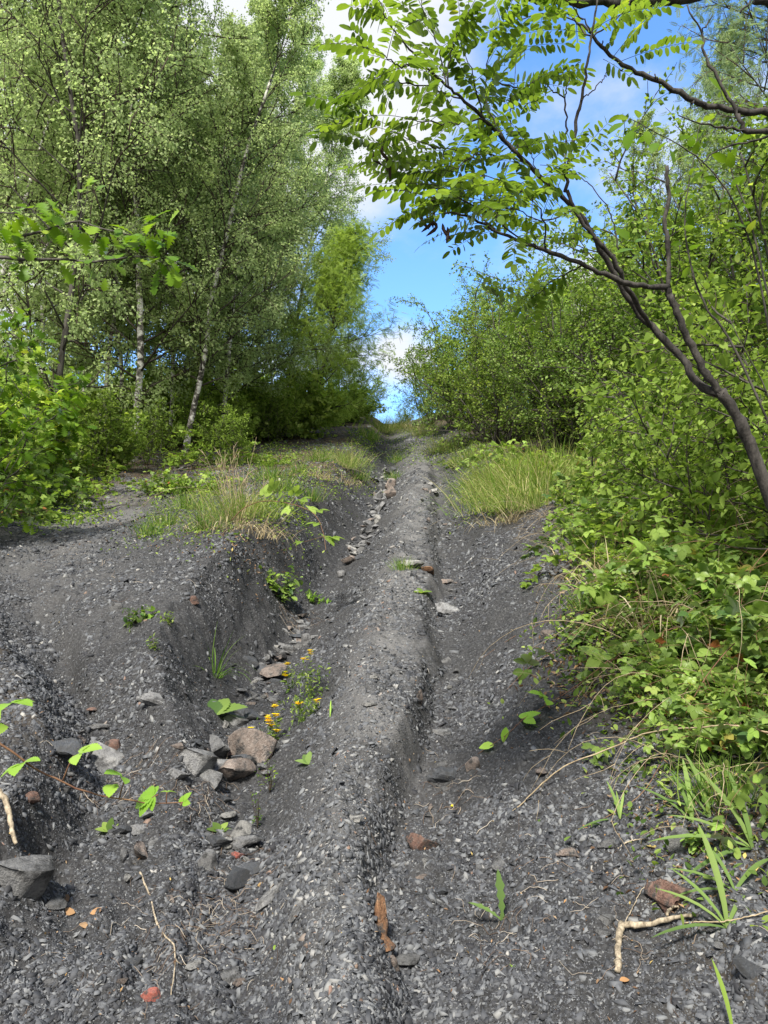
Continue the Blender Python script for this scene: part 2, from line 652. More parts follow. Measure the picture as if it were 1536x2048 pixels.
M['leaf_birch'] = leaf_mat('birch_leaf', [(0, (.22, .29, .12)), (.5, (.34, .43, .19)), (.9, (.45, .54, .27)), (1, (.52, .58, .30))], (1.25, 1.3, .95), .56)
M['leaf_birch_far'] = leaf_mat('pale_birch_leaf', [(0, (.15, .21, .11)), (.5, (.22, .30, .16)), (1, (.32, .39, .22))], (1.2, 1.3, .9), .45)
M['leaf_fresh'] = leaf_mat('fresh_leaf', [(0, (.11, .18, .035)), (.5, (.21, .31, .06)), (1, (.36, .48, .12))], (1.25, 1.25, .7), .48)
M['leaf_oak'] = leaf_mat('oak_leaf', [(0, (.06, .13, .015)), (.5, (.11, .21, .02)), (.9, (.19, .30, .03)), (1, (.30, .34, .06))], (1.4, 1.4, .5), .45, .2)
M['leaf_hedge'] = leaf_mat('shrub_leaf', [(0, (.06, .11, .03)), (.5, (.18, .27, .065)), (.85, (.30, .40, .10)), (1, (.42, .50, .15))], (1.35, 1.4, .6), .48)
M['leaf_dark'] = leaf_mat('dark_leaf', [(0, (.08, .14, .045)), (.5, (.18, .27, .08)), (1, (.30, .40, .13))], (1.3, 1.5, .6), .4)
M['leaf_robinia'] = leaf_mat('robinia_leaflet', [(0, (.06, .11, .02)), (.5, (.12, .19, .035)), (.92, (.20, .29, .05)), (.97, (.35, .33, .04)), (1, (.45, .30, .05))], (1.6, 1.6, .6), .5, .12)
M['leaf_bramble'] = leaf_mat('bramble_leaf', [(0, (.05, .11, .03)), (.4, (.13, .20, .045)), (.8, (.22, .31, .065)), (.97, (.24, .38, .07)), (1, (.35, .12, .05))], (1.4, 1.6, .5), .35, .45)
M['leaf_lime'] = leaf_mat('young_bramble_leaf', [(0, (.18, .34, .04)), (.6, (.27, .46, .06)), (1, (.36, .52, .10))], (1.3, 1.4, .5), .45, .3)
M['grass'] = leaf_mat('grass_blade', [(0, (.05, .12, .02)), (.35, (.11, .20, .035)), (.6, (.22, .30, .07)), (.8, (.36, .36, .15)), (1, (.50, .42, .24))], (1.3, 1.4, .6), .35)
M['straw'] = leaf_mat('straw', [(0, (.22, .17, .09)), (.6, (.40, .33, .20)), (1, (.55, .48, .33))], (1.1, 1.1, .9), .25)
M['petal'] = leaf_mat('yellow_petal', [(0, (.90, .68, .01)), (1, (.95, .80, .03))], (1, 1, .6), .4)
M['litter'] = leaf_mat('dead_leaf', [(0, (.09, .055, .035)), (.4, (.20, .13, .08)), (.7, (.34, .25, .16)), (.9, (.34, .19, .09)), (1, (.5, .40, .14))], (1.1, 1, .8), .2)
M['pod'] = surf_mat('dry_pod', (.035, .018, .012), .6)

# ------------------------------------------------------------------ ground sheet
def build_ground():
    rows = np.concatenate([np.linspace(-40, -6, 8), np.linspace(-5, .9, 60), np.geomspace(.92, 46, 1150), np.geomspace(47, 400, 40)])
    nc = 1000
    t = np.linspace(-1, 1, nc)
    a = np.abs(t)
    inner = np.clip(a / .9, 0, 1)
    outer = np.clip((a - .9) / .1, 0, 1)
    half = .62 * np.clip(rows, 1.2, 60) + .5
    X = np.sign(t)[None] * (inner[None] * half[:, None] + (outer ** 3)[None] * 200)
    Y = np.repeat(rows[:, None], nc, 1)
    Z = G(X.ravel(), Y.ravel()).reshape(X.shape)
    far = np.clip((Y - 45) / 20, 0, 1)
    v = np.stack([X, Y, Z], -1).reshape(-1, 3)
    nr = len(rows)
    i = np.arange(nr - 1)[:, None] * nc
    j = np.arange(nc - 1)[None]
    f = np.stack([i + j, i + j + 1, i + j + nc + 1, i + j + nc], -1).reshape(-1, 4)
    mb = MB()
    mb.add(v, f)
    o = mb.build('ground', M['ground'], smooth=True)
    tag(o, 'dark shale slope cut by two gullies with a paler ridge between them', kind='structure')
    # dryness and leaf litter, each with a shape of its own
    x, y = v[:, 0], v[:, 1]
    ly = np.log(np.maximum(y, 1.0))
    fidx = np.clip((ly - _ly[0]) / (_ly[1] - _ly[0]), 0, len(_ly) - 1.001).astype(int)
    ax = KX[7][fidx] * .6 + KX[8][fidx] * .4
    wd = .13 + .02 * y
    dry = np.exp(-((x - ax) / wd) ** 2) * np.clip((y - 1.2) / 5, .12, .6)
    px = KX[2][fidx]
    dry = np.maximum(dry, .55 * np.exp(-((x - px - .2) / (.5 + .03 * y)) ** 2) * np.clip((y - 5) / 4, 0, 1) * np.clip((16 - y) / 4, 0, 1))
    dry *= np.clip(.8 + 1.2 * vnoise(x * 3, y * 3, 21) + .8 * vnoise(x * 11, y * 11, 22), 0, 1)
    lit = np.clip((y - 10) / 5, 0, 1) * np.clip((KX[4][fidx] + .6 - x) / 1.0, 0, 1)
    lit = np.maximum(lit, np.clip((x - KX[11][fidx] - .1) / 0.8, 0, 1) * .8)
    lit = np.maximum(lit, np.clip((y - 22) / 5, 0, 1) * np.clip(np.abs(x - ax) - .4, 0, 1) * .8)
    lit = np.maximum(lit, np.clip((KX[1][fidx] + .2 - x) / 0.5, 0, 1) * .7)
    lit = np.clip(lit * (1 + 1.4 * vnoise(x * 2.3, y * 2.3, 23)), 0, 1) * .9
    for nm, val in (('dry', dry), ('litter', lit)):
        q = o.data.attributes.new(nm, 'FLOAT', 'POINT')
        q.data.foreach_set('value', val.astype(np.float32))
    return o


build_ground()


# ------------------------------------------------------------------ shale chips (nobody could count them)
def build_gravel():
    n = 760000
    r = np.random.default_rng(11)
    # spread evenly over what is seen from standing height: density falls with distance
    y = 1.25 * (28 / 1.25) ** (r.random(n) ** 1.35)
    x = (r.random(n) * 2 - 1) * (.60 * y + .35)
    keep = ~((x > KX[12][np.clip(((np.log(y) - _ly[0]) / (_ly[1] - _ly[0])).astype(int), 0, 239)] + .3))
    x, y = x[keep], y[keep]
    n = len(x)
    z = G(x, y)
    e = .012
    zx = (G(x + e, y, False) - G(x - e, y, False)) / (2 * e)
    zy = (G(x, y + e, False) - G(x, y - e, False)) / (2 * e)
    nrm = np.stack([-zx, -zy, np.ones(n)], -1)
    nrm /= np.linalg.norm(nrm, axis=1, keepdims=True)
    nrm = nrm + r.normal(0, .42, (n, 3))
    nrm /= np.linalg.norm(nrm, axis=1, keepdims=True)
    a = r.normal(size=(n, 3))
    X = np.cross(nrm, a)
    X /= np.linalg.norm(X, axis=1, keepdims=True)
    Y = np.cross(nrm, X)
    # the shale lies sorted in coarse and fine patches
    patch = np.clip(1.05 + 1.7 * vnoise(x * 1.9, y * 1.3, 61) + 1.1 * vnoise(x * 6, y * 4.5, 62), .45, 1.7)
    cidx = np.clip(((np.log(np.maximum(y, 1)) - _ly[0]) / (_ly[1] - _ly[0])).astype(int), 0, 239)
    crest = np.exp(-((x - KX[7][cidx]) / (.10 + .02 * y)) ** 2)
    patch = patch * (1 - .15 * crest)
    s = .0029 * (1 - r.random(n)) ** (-.42) * (1 + .13 * y) * patch
    s = np.minimum(s, .012 + .0033 * y)
    big = r.random(n) < .0032 * np.clip(patch, .5, 2)
    s = np.where(big, r.uniform(.011, .021, n) * (1 + .06 * y), s)
    k = 4
    ang = (np.arange(k)[None] + r.uniform(-.45, .45, (n, k))) * 2 * math.pi / k
    rad = r.uniform(.4, 1.5, (n, k))
    asp = r.uniform(.28, .8, n)[:, None]
    th = r.uniform(.08, .35, n)[:, None, None] * s[:, None, None]
    lx = (np.cos(ang) * rad * s[:, None])[..., None]
    ly_ = (np.sin(ang) * rad * asp * s[:, None])[..., None]
    pos = np.stack([x, y, z], -1)[:, None]
    ring = pos + X[:, None] * lx + Y[:, None] * ly_
    top = ring * .93 + pos * .07 + nrm[:, None] * th
    bot = ring - nrm[:, None] * th * .8
    v = np.concatenate([top, bot], 1).reshape(-1, 3)
    b = (np.arange(n) * 2 * k)[:, None]
    tri = np.concatenate([b + np.array([[0, 1, 2]]), b + np.array([[0, 2, 3]])])
    qs = []
    for i in range(k):
        j = (i + 1) % k
        qs.append(b + np.array([[k + i, k + j, j, i]]))
    mb = MB()
    tint = np.clip(r.beta(1.3, 1.9, n) * .85 + .16 * crest + (r.random(n) < .015) * .4, 0, 1)
    mb.add(v, [tri, np.concatenate(qs)], 0, np.repeat(np.where(big, np.clip(r.normal(.55, .2, n), .1, .88), tint), 2 * k))
    o = mb.build('shale_gravel', M['chip'])
    tag(o, 'loose dark grey shale chips strewn over the whole slope', 'gravel', kind='stuff')


build_gravel()


# ------------------------------------------------------------------ growing things: batch helpers
def unit(v):
    return v / (np.linalg.norm(v, axis=-1, keepdims=True) + 1e-9)


def curves(p0, d0, L, m, grav=0.0, wig=0.1, r=rng):
    """n curved lines of m points; grav > 0 turns them upward, < 0 lets them droop"""
    p0, d = np.asarray(p0, float), unit(np.asarray(d0, float))
    n = len(p0)
    L = np.broadcast_to(np.asarray(L, float), (n,))
    grav = np.broadcast_to(np.asarray(grav, float), (n,))
    P = [p0]
    for k in range(m - 1):
        P.append(P[-1] + d * (L / (m - 1))[:, None])
        d = unit(d + np.array([0, 0, 1.0]) * grav[:, None] / (m - 1) + r.normal(0, wig, (n, 3)))
    return np.stack(P, 1)


def along(P, idx, t):
    m = P.shape[1]
    f = np.clip(t * (m - 1), 0, m - 1.0001)
    i = f.astype(int)
    w = (f - i)[:, None]
    a, b = P[idx, i], P[idx, i + 1]
    return a * (1 - w) + b * w, unit(b - a)


def children(P, L, nc, t0=.2, t1=1.0, ang=45, dang=12, lf=.5, taper=.5, r=rng, flat=0.0):
    """nc side shoots on every curve: (p0, d, length, parent index, t)"""
    n = len(P)
    idx = np.repeat(np.arange(n), nc)
    t = t0 + (t1 - t0) * ((np.tile(np.arange(nc), n) + r.random(n * nc)) / nc)
    p, T = along(P, idx, t)
    a = r.normal(size=(len(p), 3))
    if flat:
        a[:, 2] *= (1 - flat)
    side = unit(a - T * (a * T).sum(1, keepdims=True))
    an = np.radians(r.normal(ang, dang, len(p)))[:, None]
    d = T * np.cos(an) + side * np.sin(an)
    L = np.broadcast_to(L, (n,))
    return p, d, L[idx] * lf * (1 - taper * t) * r.uniform(.65, 1.25, len(p)), idx, t


def leaf_frames(T, r=rng, out=.6, up=.5, droop=0.0, rnd=.6):
    """leaf axes from twig directions: axis Y, normal Z, side X"""
    n = len(T)
    a = r.normal(size=(n, 3))
    side = unit(a - T * (a * T).sum(1, keepdims=True))
    Y = unit(T * (1 - out) + side * out + np.array([0, 0, -1.0]) * droop)
    z = np.array([0, 0, 1.0]) * up + r.normal(0, rnd, (n, 3))
    Z = unit(z - Y * (z * Y).sum(1, keepdims=True))
    X = np.cross(Y, Z)
    return X, Y, Z


def outline(ys, ws, fold=.25, droop=.2, curl=0.0):
    """leaf template from half widths at stations along the midrib"""
    k = len(ys)
    ys, ws = np.array(ys, float), np.array(ws, float)
    mid = np.stack([np.zeros(k), ys, -droop * ys ** 2], 1)
    lf = np.stack([-ws, ys + .0, -droop * ys ** 2 + fold * ws - curl * ws ** 2], 1)
    rt = np.stack([ws, ys + .0, -droop * ys ** 2 + fold * ws - curl * ws ** 2], 1)
    v = np.concatenate([mid, lf, rt])
    i = np.arange(k - 1)
    f = np.concatenate([np.stack([i, i + 1, k + i + 1, k + i], 1), np.stack([i, 2 * k + i, 2 * k + i + 1, i + 1], 1)])
    return v, [f]


def join_t(parts):
    """parts: (template, origin, angle about z, scale, tilt)"""
    V, F, n = [], {3: [], 4: []}, 0
    for (tv, tf), o, ang, sc, tilt in parts:
        c, s = math.cos(ang), math.sin(ang)
        v = tv * sc
        ct, st = math.cos(tilt), math.sin(tilt)
        v = np.stack([v[:, 0], v[:, 1] * ct - v[:, 2] * st, v[:, 1] * st + v[:, 2] * ct], 1)
        v = np.stack([v[:, 0] * c - v[:, 1] * s, v[:, 0] * s + v[:, 1] * c, v[:, 2]], 1) + np.array(o)
        V.append(v)
        for f in tf:
            F[f.shape[1]].append(f + n)
        n += len(v)
    return np.concatenate(V), [np.concatenate(F[k]) for k in (3, 4) if F[k]]


T_DIAM = (np.array([[0, 0, 0], [-.36, .42, .08], [0, 1, -.08], [.36, .42, .08]], float), [np.array([[0, 3, 2], [0, 2, 1]])])
T_SLIM = (np.array([[0, 0, 0], [-.2, .45, .05], [0, 1, -.1], [.2, .45, .05]], float), [np.array([[0, 3, 2], [0, 2, 1]])])
T_OVAL = outline([0, .12, .35, .62, .85, 1], [.02, .17, .29, .26, .14, .0], .2, .22)
T_LEAFLET = outline([0, .08, .3, .65, .9, 1], [.015, .13, .225, .225, .13, .02], .12, .1)
T_SERR = outline([0, .06, .14, .17, .27, .30, .40, .43, .53, .56, .66, .69, .78, .81, .9, .92, 1], [.02, .20, .30, .25, .37, .31, .40, .33, .38, .30, .33, .25, .25, .17, .14, .08, 0], .22, .25)
T_OAK = outline([0, .1, .2, .28, .38, .48, .56, .66, .76, .84, .92, 1], [.02, .05, .19, .07, .30, .12, .40, .17, .40, .22, .22, .05], .15, .3)
T_MAPLE = join_t([(outline([0, .2, .4, .5, .7, .85, 1], [.02, .16, .15, .24, .19, .1, 0], .15, .2), (0, 0, 0), a, s, 0) for a, s in ((0, 1), (.85, .85), (-.85, .85), (1.7, .5), (-1.7, .5))])
T_TRI = join_t([(T_SERR, (0, .30, 0), 0, .72, 0), (T_SERR, (-.03, .22, 0), 1.15, .62, .05), (T_SERR, (.03, .22, 0), -1.15, .62, .05),
                (outline([0, .15, .3], [.012, .012, .012], 0, 0), (0, 0, 0), 0, 1, 0)])
T_PALM = join_t([(T_SERR, (0, .2, 0), a, s, 0) for a, s in ((0, .8), (.75, .68), (-.75, .68), (1.6, .45), (-1.6, .45))] +
                [(outline([0, .1, .2], [.012, .012, .012], 0, 0), (0, 0, 0), 0, 1, 0)])
_pin = []
for _k in range(9):
    _y = .14 + .092 * _k
    _s = .21 * (1 - .45 * abs(_k / 8 - .35))
    _pin += [(T_SLIM, (0, _y, -.25 * _y * _y), a, _s, -.15) for a in (1.25, -1.25)]
_pin.append((T_SLIM, (0, .96, -.25), 0, .17, -.2))
T_PINNATE = join_t(_pin)      # small compound leaf for the feathery trees


def tree(name, kind, H, r0, lean=(0, 0), seed=0, nprim=34, t0=.25, lmax=.33, el=40, grav_p=.25, nsec=7, ntw=5, nlf=10, leaf=.045, tmpl=T_DIAM, leafmat='leaf_birch', bark='birch_bark',
         droop=.5, twig_g=-1.2, crown=None, wig=.05, tints=(.1, .9), fork=0, seclf=.45, twlf=.45, up=.4):
    """a tree: trunk with its limbs, and a crown of twigs and leaves"""
    r = np.random.default_rng(seed)
    root = empty(name, (0, 0, 0))
    m = 14
    tr = curves([[0, 0, -.3]], [[lean[0], lean[1], 1]], H + .3, m, .15, wig, r)
    rad = r0 * (np.linspace(1, 0, m) ** .75 * .97 + .03)
    rad[0] *= 1.35
    mb = MB()
    mb.tubes(tr, rad[None], 9, 0, 1.0)
    P = [tr]
    LL = [H]
    if fork:
        fi, fT = along(tr, np.zeros(fork, int), r.uniform(.12, .4, fork))
        fk = curves(fi, unit(fT + r.normal(0, .28, (fork, 3)) * [1, 1, 0]), H * r.uniform(.5, .75, fork), m, .35, wig, r)
        mb.tubes(fk, (r0 * .6 * np.linspace(1, .06, m))[None].repeat(fork, 0), 7, 0, .9)
        for q in range(fork):
            P.append(fk[q:q + 1])
            LL.append(H * .6)
    cb = MB()
    for ti, (tp, HH) in enumerate(zip(P, LL)):
        npn = nprim if ti == 0 else int(nprim * .45)
        t = t0 + (1 - t0) * (np.arange(npn) + r.random(npn)) / npn
        p, T = along(tp, np.zeros(npn, int), t)
        az = np.arange(npn) * 2.4 + r.normal(0, .5, npn)
        e = np.radians(el + r.normal(0, 10, npn) + 25 * (t - t0))
        d = np.stack([np.cos(az) * np.cos(e), np.sin(az) * np.cos(e), np.sin(e)], 1)
        tt = (t - t0) / (1 - t0)
        prof = crown(tt) if crown else (np.clip(1.15 - tt, .12, 1) * np.clip(.55 + 2.0 * tt, 0, 1))
        L = lmax * H * prof * r.uniform(.7, 1.2, npn)
        pr = curves(p, d, L, 8, grav_p, .09, r)
        pr_r = (r0 * .30 * (1 - .75 * t) + .004)[:, None] * np.linspace(1, .2, 8)[None]
        mb.tubes(pr, pr_r, 5, 0, 0.0)
        p, d, L2, idx, t2 = children(pr, L, nsec, .18, 1.0, 42, 12, seclf, .45, r)
        sec = curves(p, d, L2, 6, grav_p * .3, .13, r)
        cb.tubes(sec, np.full((len(sec), 1), .006 + .0006 * H) * np.linspace(1, .3, 6)[None], 3, 0, .5)
        # the leading shoots of the limbs carry leaves too
        p, d, L3, idx, t3 = children(sec, np.maximum(L2, .25), ntw, .15, 1.0, 40, 15, twlf, .3, r)
        tw = curves(p, d, np.maximum(L3, .12), 5, twig_g * r.uniform(.4, 1.3, len(p)), .12, r)
        cb.tubes(tw, np.full((len(tw), 1), .0035) * np.linspace(1, .5, 5)[None], 3, 0, .5, cap=False)
        n = len(tw) * nlf
        idx = np.repeat(np.arange(len(tw)), nlf)
        lp, lT = along(tw, idx, r.uniform(.05, 1, n))
        lp = lp + r.normal(0, leaf * .9, (n, 3))
        X, Y, Z = leaf_frames(lT, r, .6, up, droop, .6)
        clump = r.normal(0, .13, len(tw))[idx]
        cb.stamp(tmpl, lp, X, Y, Z, leaf * r.uniform(.65, 1.25, n), 1, np.clip(r.uniform(*tints, n) + clump, 0, 1))
    mb.build('trunk', M[bark], root, smooth=True)
    cb.build('crown', [M['twig'] if bark != 'birch_bark' else M['twig'], M[leafmat]], root)
    root['_kind'] = kind
    return root


def place(root, u=None, v=None, xy=None, s=1.0, rz=0.0, sink=0.0, first=None, **kw):
    """stand a thing (or a copy of it) on the ground under a photo pixel or at a world x, y"""
    if first is not None:
        o = root if not first else copy_tree(root)
    else:
        o = root if '_used' not in root else copy_tree(root)
    if '_used' not in root:
        root['_used'] = 1
    if xy is None:
        p = hit(u, v)
    else:
        p = np.array([xy[0], xy[1], gz(*xy)])
    o.location = (p[0], p[1], p[2] - sink)
    o.rotation_euler = (0, 0, rz)
    o.scale = (s, s, s)
    for k in ('label', 'category', 'group', 'kind'):
        if k in o:
            del o[k]
    tag(o, kw.get('label'), kw.get('cat'), kw.get('group'), kw.get('kind'))
    return o


# ------------------------------------------------------------------ birches on the left bank
B4 = tree('birch_tree', 'birch', 15.5, .055, (.03, 0), 14, 58, .08, .28, 34, .1, 9, 8, 14, leaf=.062, bark='bark')  # brown bark puts the darkness of a silhouetted trunk into its colour
B5 = tree('birch_tree', 'birch', 11, .055, (.07, .0), 15, 40, .2, .24, 34, .1, 8, 7, 16, leaf=.062)
B1 = tree('birch_tree', 'birch', 15, .075, (.02, 0), 1, 64, .10, .28, 34, .1, 9, 8, 14, leaf=.064, fork=0)
B2 = tree('birch_tree', 'birch', 14, .065, (-.03, .02), 2, 58, .12, .30, 38, .1, 9, 8, 13, leaf=.064, fork=1)
B3 = tree('birch_tree', 'birch', 13, .072, (.12, .02), 3, 60, .14, .28, 36, .1, 9, 8, 14, leaf=.064)
BG = 'birches on the left bank'


def uvd(u, y):
    """world x, y for a photo column at distance y (base on the ground)"""
    return ((u - 768) / FPX * y / math.cos(PITCH), y)


# (proto, u, v at the foot / distance, scale, turn, label)
birches = [
    (B3, 362, 17.0, .95, 0.0, 'slim white birch leaning right, nearest of the white trunks, by the path'),
    (B1, 262, 16.0, 1.08, 0.6, 'thick white birch standing just left of the leaning birch by the path'),
    (B4, 100, 13.0, 1.05, 2.2, 'tall dark-trunked birch behind the oak twig at the far left'),
    (B2, 235, 20.0, 1.0, 1.0, 'pair-stemmed birch deep between the thick birch and the dark-trunked birch'),
    (B2, 355, 24.0, 1.0, 3.4, 'thin twin birch seen straight behind the leaning white birch'),
    (B1, 505, 25.0, .98, 4.0, 'slim pale birch halfway between the leaning birch and the feathery young tree'),
    (B3, 560, 27.0, 1.0, -.25, 'birch with black-scarred white bark just left of the feathery young tree'),
    (B2, -60, 15.0, 1.1, 5.0, 'large birch whose crown fills the upper left corner'),
    (B1, 440, 19.5, .86, 5.6, 'mid-height birch with a hanging crown to the right of the leaning birch'),
    (B1, 10, 22.0, 1.1, 1.7, 'birch in the second row at the far left behind the hazel leaves'),
    (B2, 150, 28.0, 1.1, .3, 'distant birch showing between the two left-hand front birches'),
    (B3, 640, 34.0, .85, 1.9, 'farthest birch on the left bank, behind the feathery young tree'),
]
birches += [
    (B5, 330, 19.0, 1.0, 0.5, 'thin birch stem just left of the leaning white birch'),
    (B5, 415, 21.0, .95, 2.5, 'thin birch stem right of the leaning white birch'),
    (B5, 205, 18.0, 1.05, 3.5, 'thin birch left of the thick white birch'),
    (B5, 60, 17.0, 1.0, 1.5, 'thin birch between the far-left shrubs and the dark-trunked birch'),
    (B5, 300, 23.0, 1.1, 4.5, 'very thin birch in the gap right of the thick white birch'),
    (B5, 470, 22.0, .9, 5.5, 'thin birch at the edge of the dark understorey'),
    (B5, 535, 23.5, .8, 0.9, 'short thin birch before the black-scarred birch'),
    (B5, 150, 22.0, 1.1, 2.0, 'thin birch right of the dark-trunked birch'),
]
for (b, u, y, s, rz, lab) in birches:
    x, y = uvd(u, y)
    place(b, xy=(x, y), s=s, rz=rz, label=lab, cat='birch tree', group=BG)

F1 = tree('young_locust_tree', 'locust', 7.2, .085, (.16, 0), 21, 40, .14, .34, 18, .1, 8, 6, 4, .24, T_PINNATE, 'leaf_fresh', 'bark', .25, -.3, tints=(.4, 1), up=.7)
x, y = uvd(604, 22.5)
place(F1, xy=(x, y), s=.95, rz=0, label='slender young tree with feathery bright green foliage leaning over the top of the gully', cat='young tree')

# ------------------------------------------------------------------ trees and tall shrubs on the right and at the crest
def bush(name, H, Wd, seed, nstem=9, nsec=7, ntw=6, nlf=9, leaf=.045, tmpl=T_DIAM, leafmat='leaf_hedge', bark='bark', tints=(.1, .9), droop=.1, rad=.018, lean=(0, 0), up=.8, tg=-.4, t0=.04):
    r = np.random.default_rng(seed)
    root = empty(name, (0, 0, 0))
    mb, cb = MB(), MB()
    az = np.arange(nstem) * 2.4 + r.normal(0, .3, nstem)
    e = r.uniform(.15, 1.0, nstem)
    d = np.stack([np.cos(az) * Wd / H * e * .8 + lean[0], np.sin(az) * Wd / H * e * .8 + lean[1], np.ones(nstem)], 1)
    p0 = np.stack([np.cos(az) * .1 * Wd, np.sin(az) * .1 * Wd, np.full(nstem, -.15)], 1)
    L = H * r.uniform(.75, 1.08, nstem) * (1 - .25 * e)
    st = curves(p0, d, L, 9, -.1, .10, r)
    mb.tubes(st, np.linspace(1, .2, 9)[None] * (rad * H / 2.5 * r.uniform(.7, 1.2, nstem))[:, None], 6, 0, .5)
    p, d, L2, idx, t = children(st, L, nsec, t0, 1.0, 50, 14, .42, .45, r)
    se = curves(p, d, L2, 6, .15, .13, r)
    mb.tubes(se, np.full((len(se), 1), .0035 * H / 1.5 + .002) * np.linspace(1, .35, 6)[None], 4, 0, .5)
    p, d, L3, idx, t = children(se, np.maximum(L2, .2), ntw, .1, 1.0, 45, 15, .45, .3, r)
    tw = curves(p, d, np.maximum(L3, .08), 5, tg, .12, r)
    cb.tubes(tw, np.full((len(tw), 1), .0022 + .0006 * H) * np.linspace(1, .5, 5)[None], 3, 0, .5, cap=False)
    n = len(tw) * nlf
    idx = np.repeat(np.arange(len(tw)), nlf)
    lp, lT = along(tw, idx, r.uniform(.05, 1, n))
    lp = lp + r.normal(0, leaf * .5, (n, 3))
    X, Y, Z = leaf_frames(lT, r, .55, up, droop, .5)
    clump = r.normal(0, .12, len(tw))[idx]
    cb.stamp(tmpl, lp, X, Y, Z, leaf * r.uniform(.6, 1.25, n), 1, np.clip(r.uniform(*tints, n) + clump, 0, 1))
    mb.build('stem', M[bark], root, smooth=True)
    cb.build('foliage', [M['twig'], M[leafmat]], root)
    return root


H1 = bush('hawthorn_shrub', 4.6, 3.6, 31, 14, 11, 8, 16, .07, T_DIAM, 'leaf_hedge')
H2 = bush('hawthorn_shrub', 5.0, 3.2, 32, 14, 11, 8, 16, .07, T_DIAM, 'leaf_dark', tints=(.2, 1))
H3 = bush('hawthorn_shrub', 4.4, 4.0, 33, 14, 11, 8, 16, .072, T_DIAM, 'leaf_fresh', tints=(.0, .7))
RG = 'shrubs and small trees on the right slope'
shrubs = [
    (H2, 925, 25.0, .95, 0.3, 'dark green small tree with an open crown where the right-hand ridge meets the sky'),
    (H1, 1000, 19.0, .92, 1.0, 'dense round shrub with small leaves behind the tall grass on the right'),
    (H3, 1070, 20.5, 1.0, 2.0, 'yellow-green shrub above the dense round shrub on the right'),
    (H2, 1130, 15.5, .8, 2.8, 'dark shaded shrub low on the right slope behind the grass clump'),
    (H1, 1220, 15.0, .9, 3.7, 'broad green shrub behind the thick robinia stems'),
    (H3, 1300, 16.5, 1.12, 0.8, 'tall light green shrub at the right under the blue sky'),
    (H1, 1150, 22.5, 1.25, 4.9, 'shrub in the second row on the right slope, behind the broad green shrub'),
    (H3, 1480, 12.0, 1.15, 5.4, 'light green shrub at the right edge behind the robinia trunk'),
    (H2, 1380, 12.5, .85, 1.9, 'dark shrub between the robinia trunk and the stub of dead stem'),
    (H1, 1620, 10.0, 1.2, 2.5, 'shrub cut by the right edge of the picture'),
    (H3, 812, 39.0, .22, 0.4, 'small sunlit shrub at the very top of the ridge path'),
    (H3, 728, 36.0, .55, 3.1, 'bright yellow-green shrub left of the gully at the skyline'),
    (H1, 680, 32.0, .8, 1.2, 'green shrub below the feathery tree near the skyline'),
    (H1, 862, 31.0, .72, 5.0, 'small shrub at the skyline where the right rut ends'),
    (H2, 985, 33.0, 1.1, 4.2, 'far dark shrub at the skyline right of the path'),
]
for (b, u, y, s, rz, lab) in shrubs:
    x, y = uvd(u, y)
    place(b, xy=(x, y), s=s, rz=rz, label=lab, cat='shrub', group=RG)

# undergrowth beneath the birches: hawthorn and elder scrub
U1 = bush('undergrowth_shrub', 1.5, 1.6, 41, 10, 9, 6, 10, .08, T_DIAM, 'leaf_fresh', rad=.009, tints=(.3, 1))
U2 = bush('undergrowth_shrub', 1.3, 1.8, 42, 10, 9, 6, 10, .075, T_DIAM, 'leaf_hedge', rad=.009, tints=(.4, 1))
r = np.random.default_rng(5)
ul = [(30, 19), (120, 21), (180, 17.5), (240, 23), (300, 21), (340, 26), (420, 22), (470, 25), (520, 28), (560, 30), (400, 29), (200, 29), (80, 27), (640, 28), (450, 33), (330, 34), (110, 35), (540, 36), (-40, 24), (600, 35), (680, 30), (20, 33), (250, 38), (490, 21), (150, 25), (380, 20)]
BA = [(362, 17, 'the leaning white birch'), (262, 16, 'the thick white birch'), (100, 13, 'the tall dark-trunked birch'), (505, 25, 'the slim pale birch'), (560, 27, 'the black-scarred birch'), (604, 22.5, 'the slender feathery young tree'), (10, 22, 'the far-left second-row birch'), (355, 24, 'the thin twin birch'), (640, 34, 'the farthest birch'), (150, 28, 'the distant left birch')]
UU = set()
ul += [(60, 15), (285, 18.5), (450, 18.5), (560, 22), (350, 21.5), (520, 24.5), (210, 20), (120, 17.5)]
for i, (u, y) in enumerate(ul):
    x, y = uvd(u, y)
    for a in sorted(BA, key=lambda a: math.hypot((u - a[0]) / 60, (y - a[1]) / 4)):
        du, dy = u - a[0], y - a[1]
        w_ = ('behind' if dy > 1.5 else 'in front of' if dy < -1.5 else 'beside') + (' and left of' if du < -30 else ' and right of' if du > 30 else '')
        lab_ = ('lighter' if i % 2 == 0 else 'darker') + ' low shrub ' + w_ + ' ' + a[2]
        if lab_ not in UU:
            UU.add(lab_)
            break
    place((U1, U2)[i % 2], xy=(x, y), s=float(r.uniform(1.0, 2.2)) if y > 19 else float(r.uniform(.6, 1.1)), rz=float(r.uniform(0, 6)), label=lab_, cat='shrub', group='undergrowth beneath the birches')

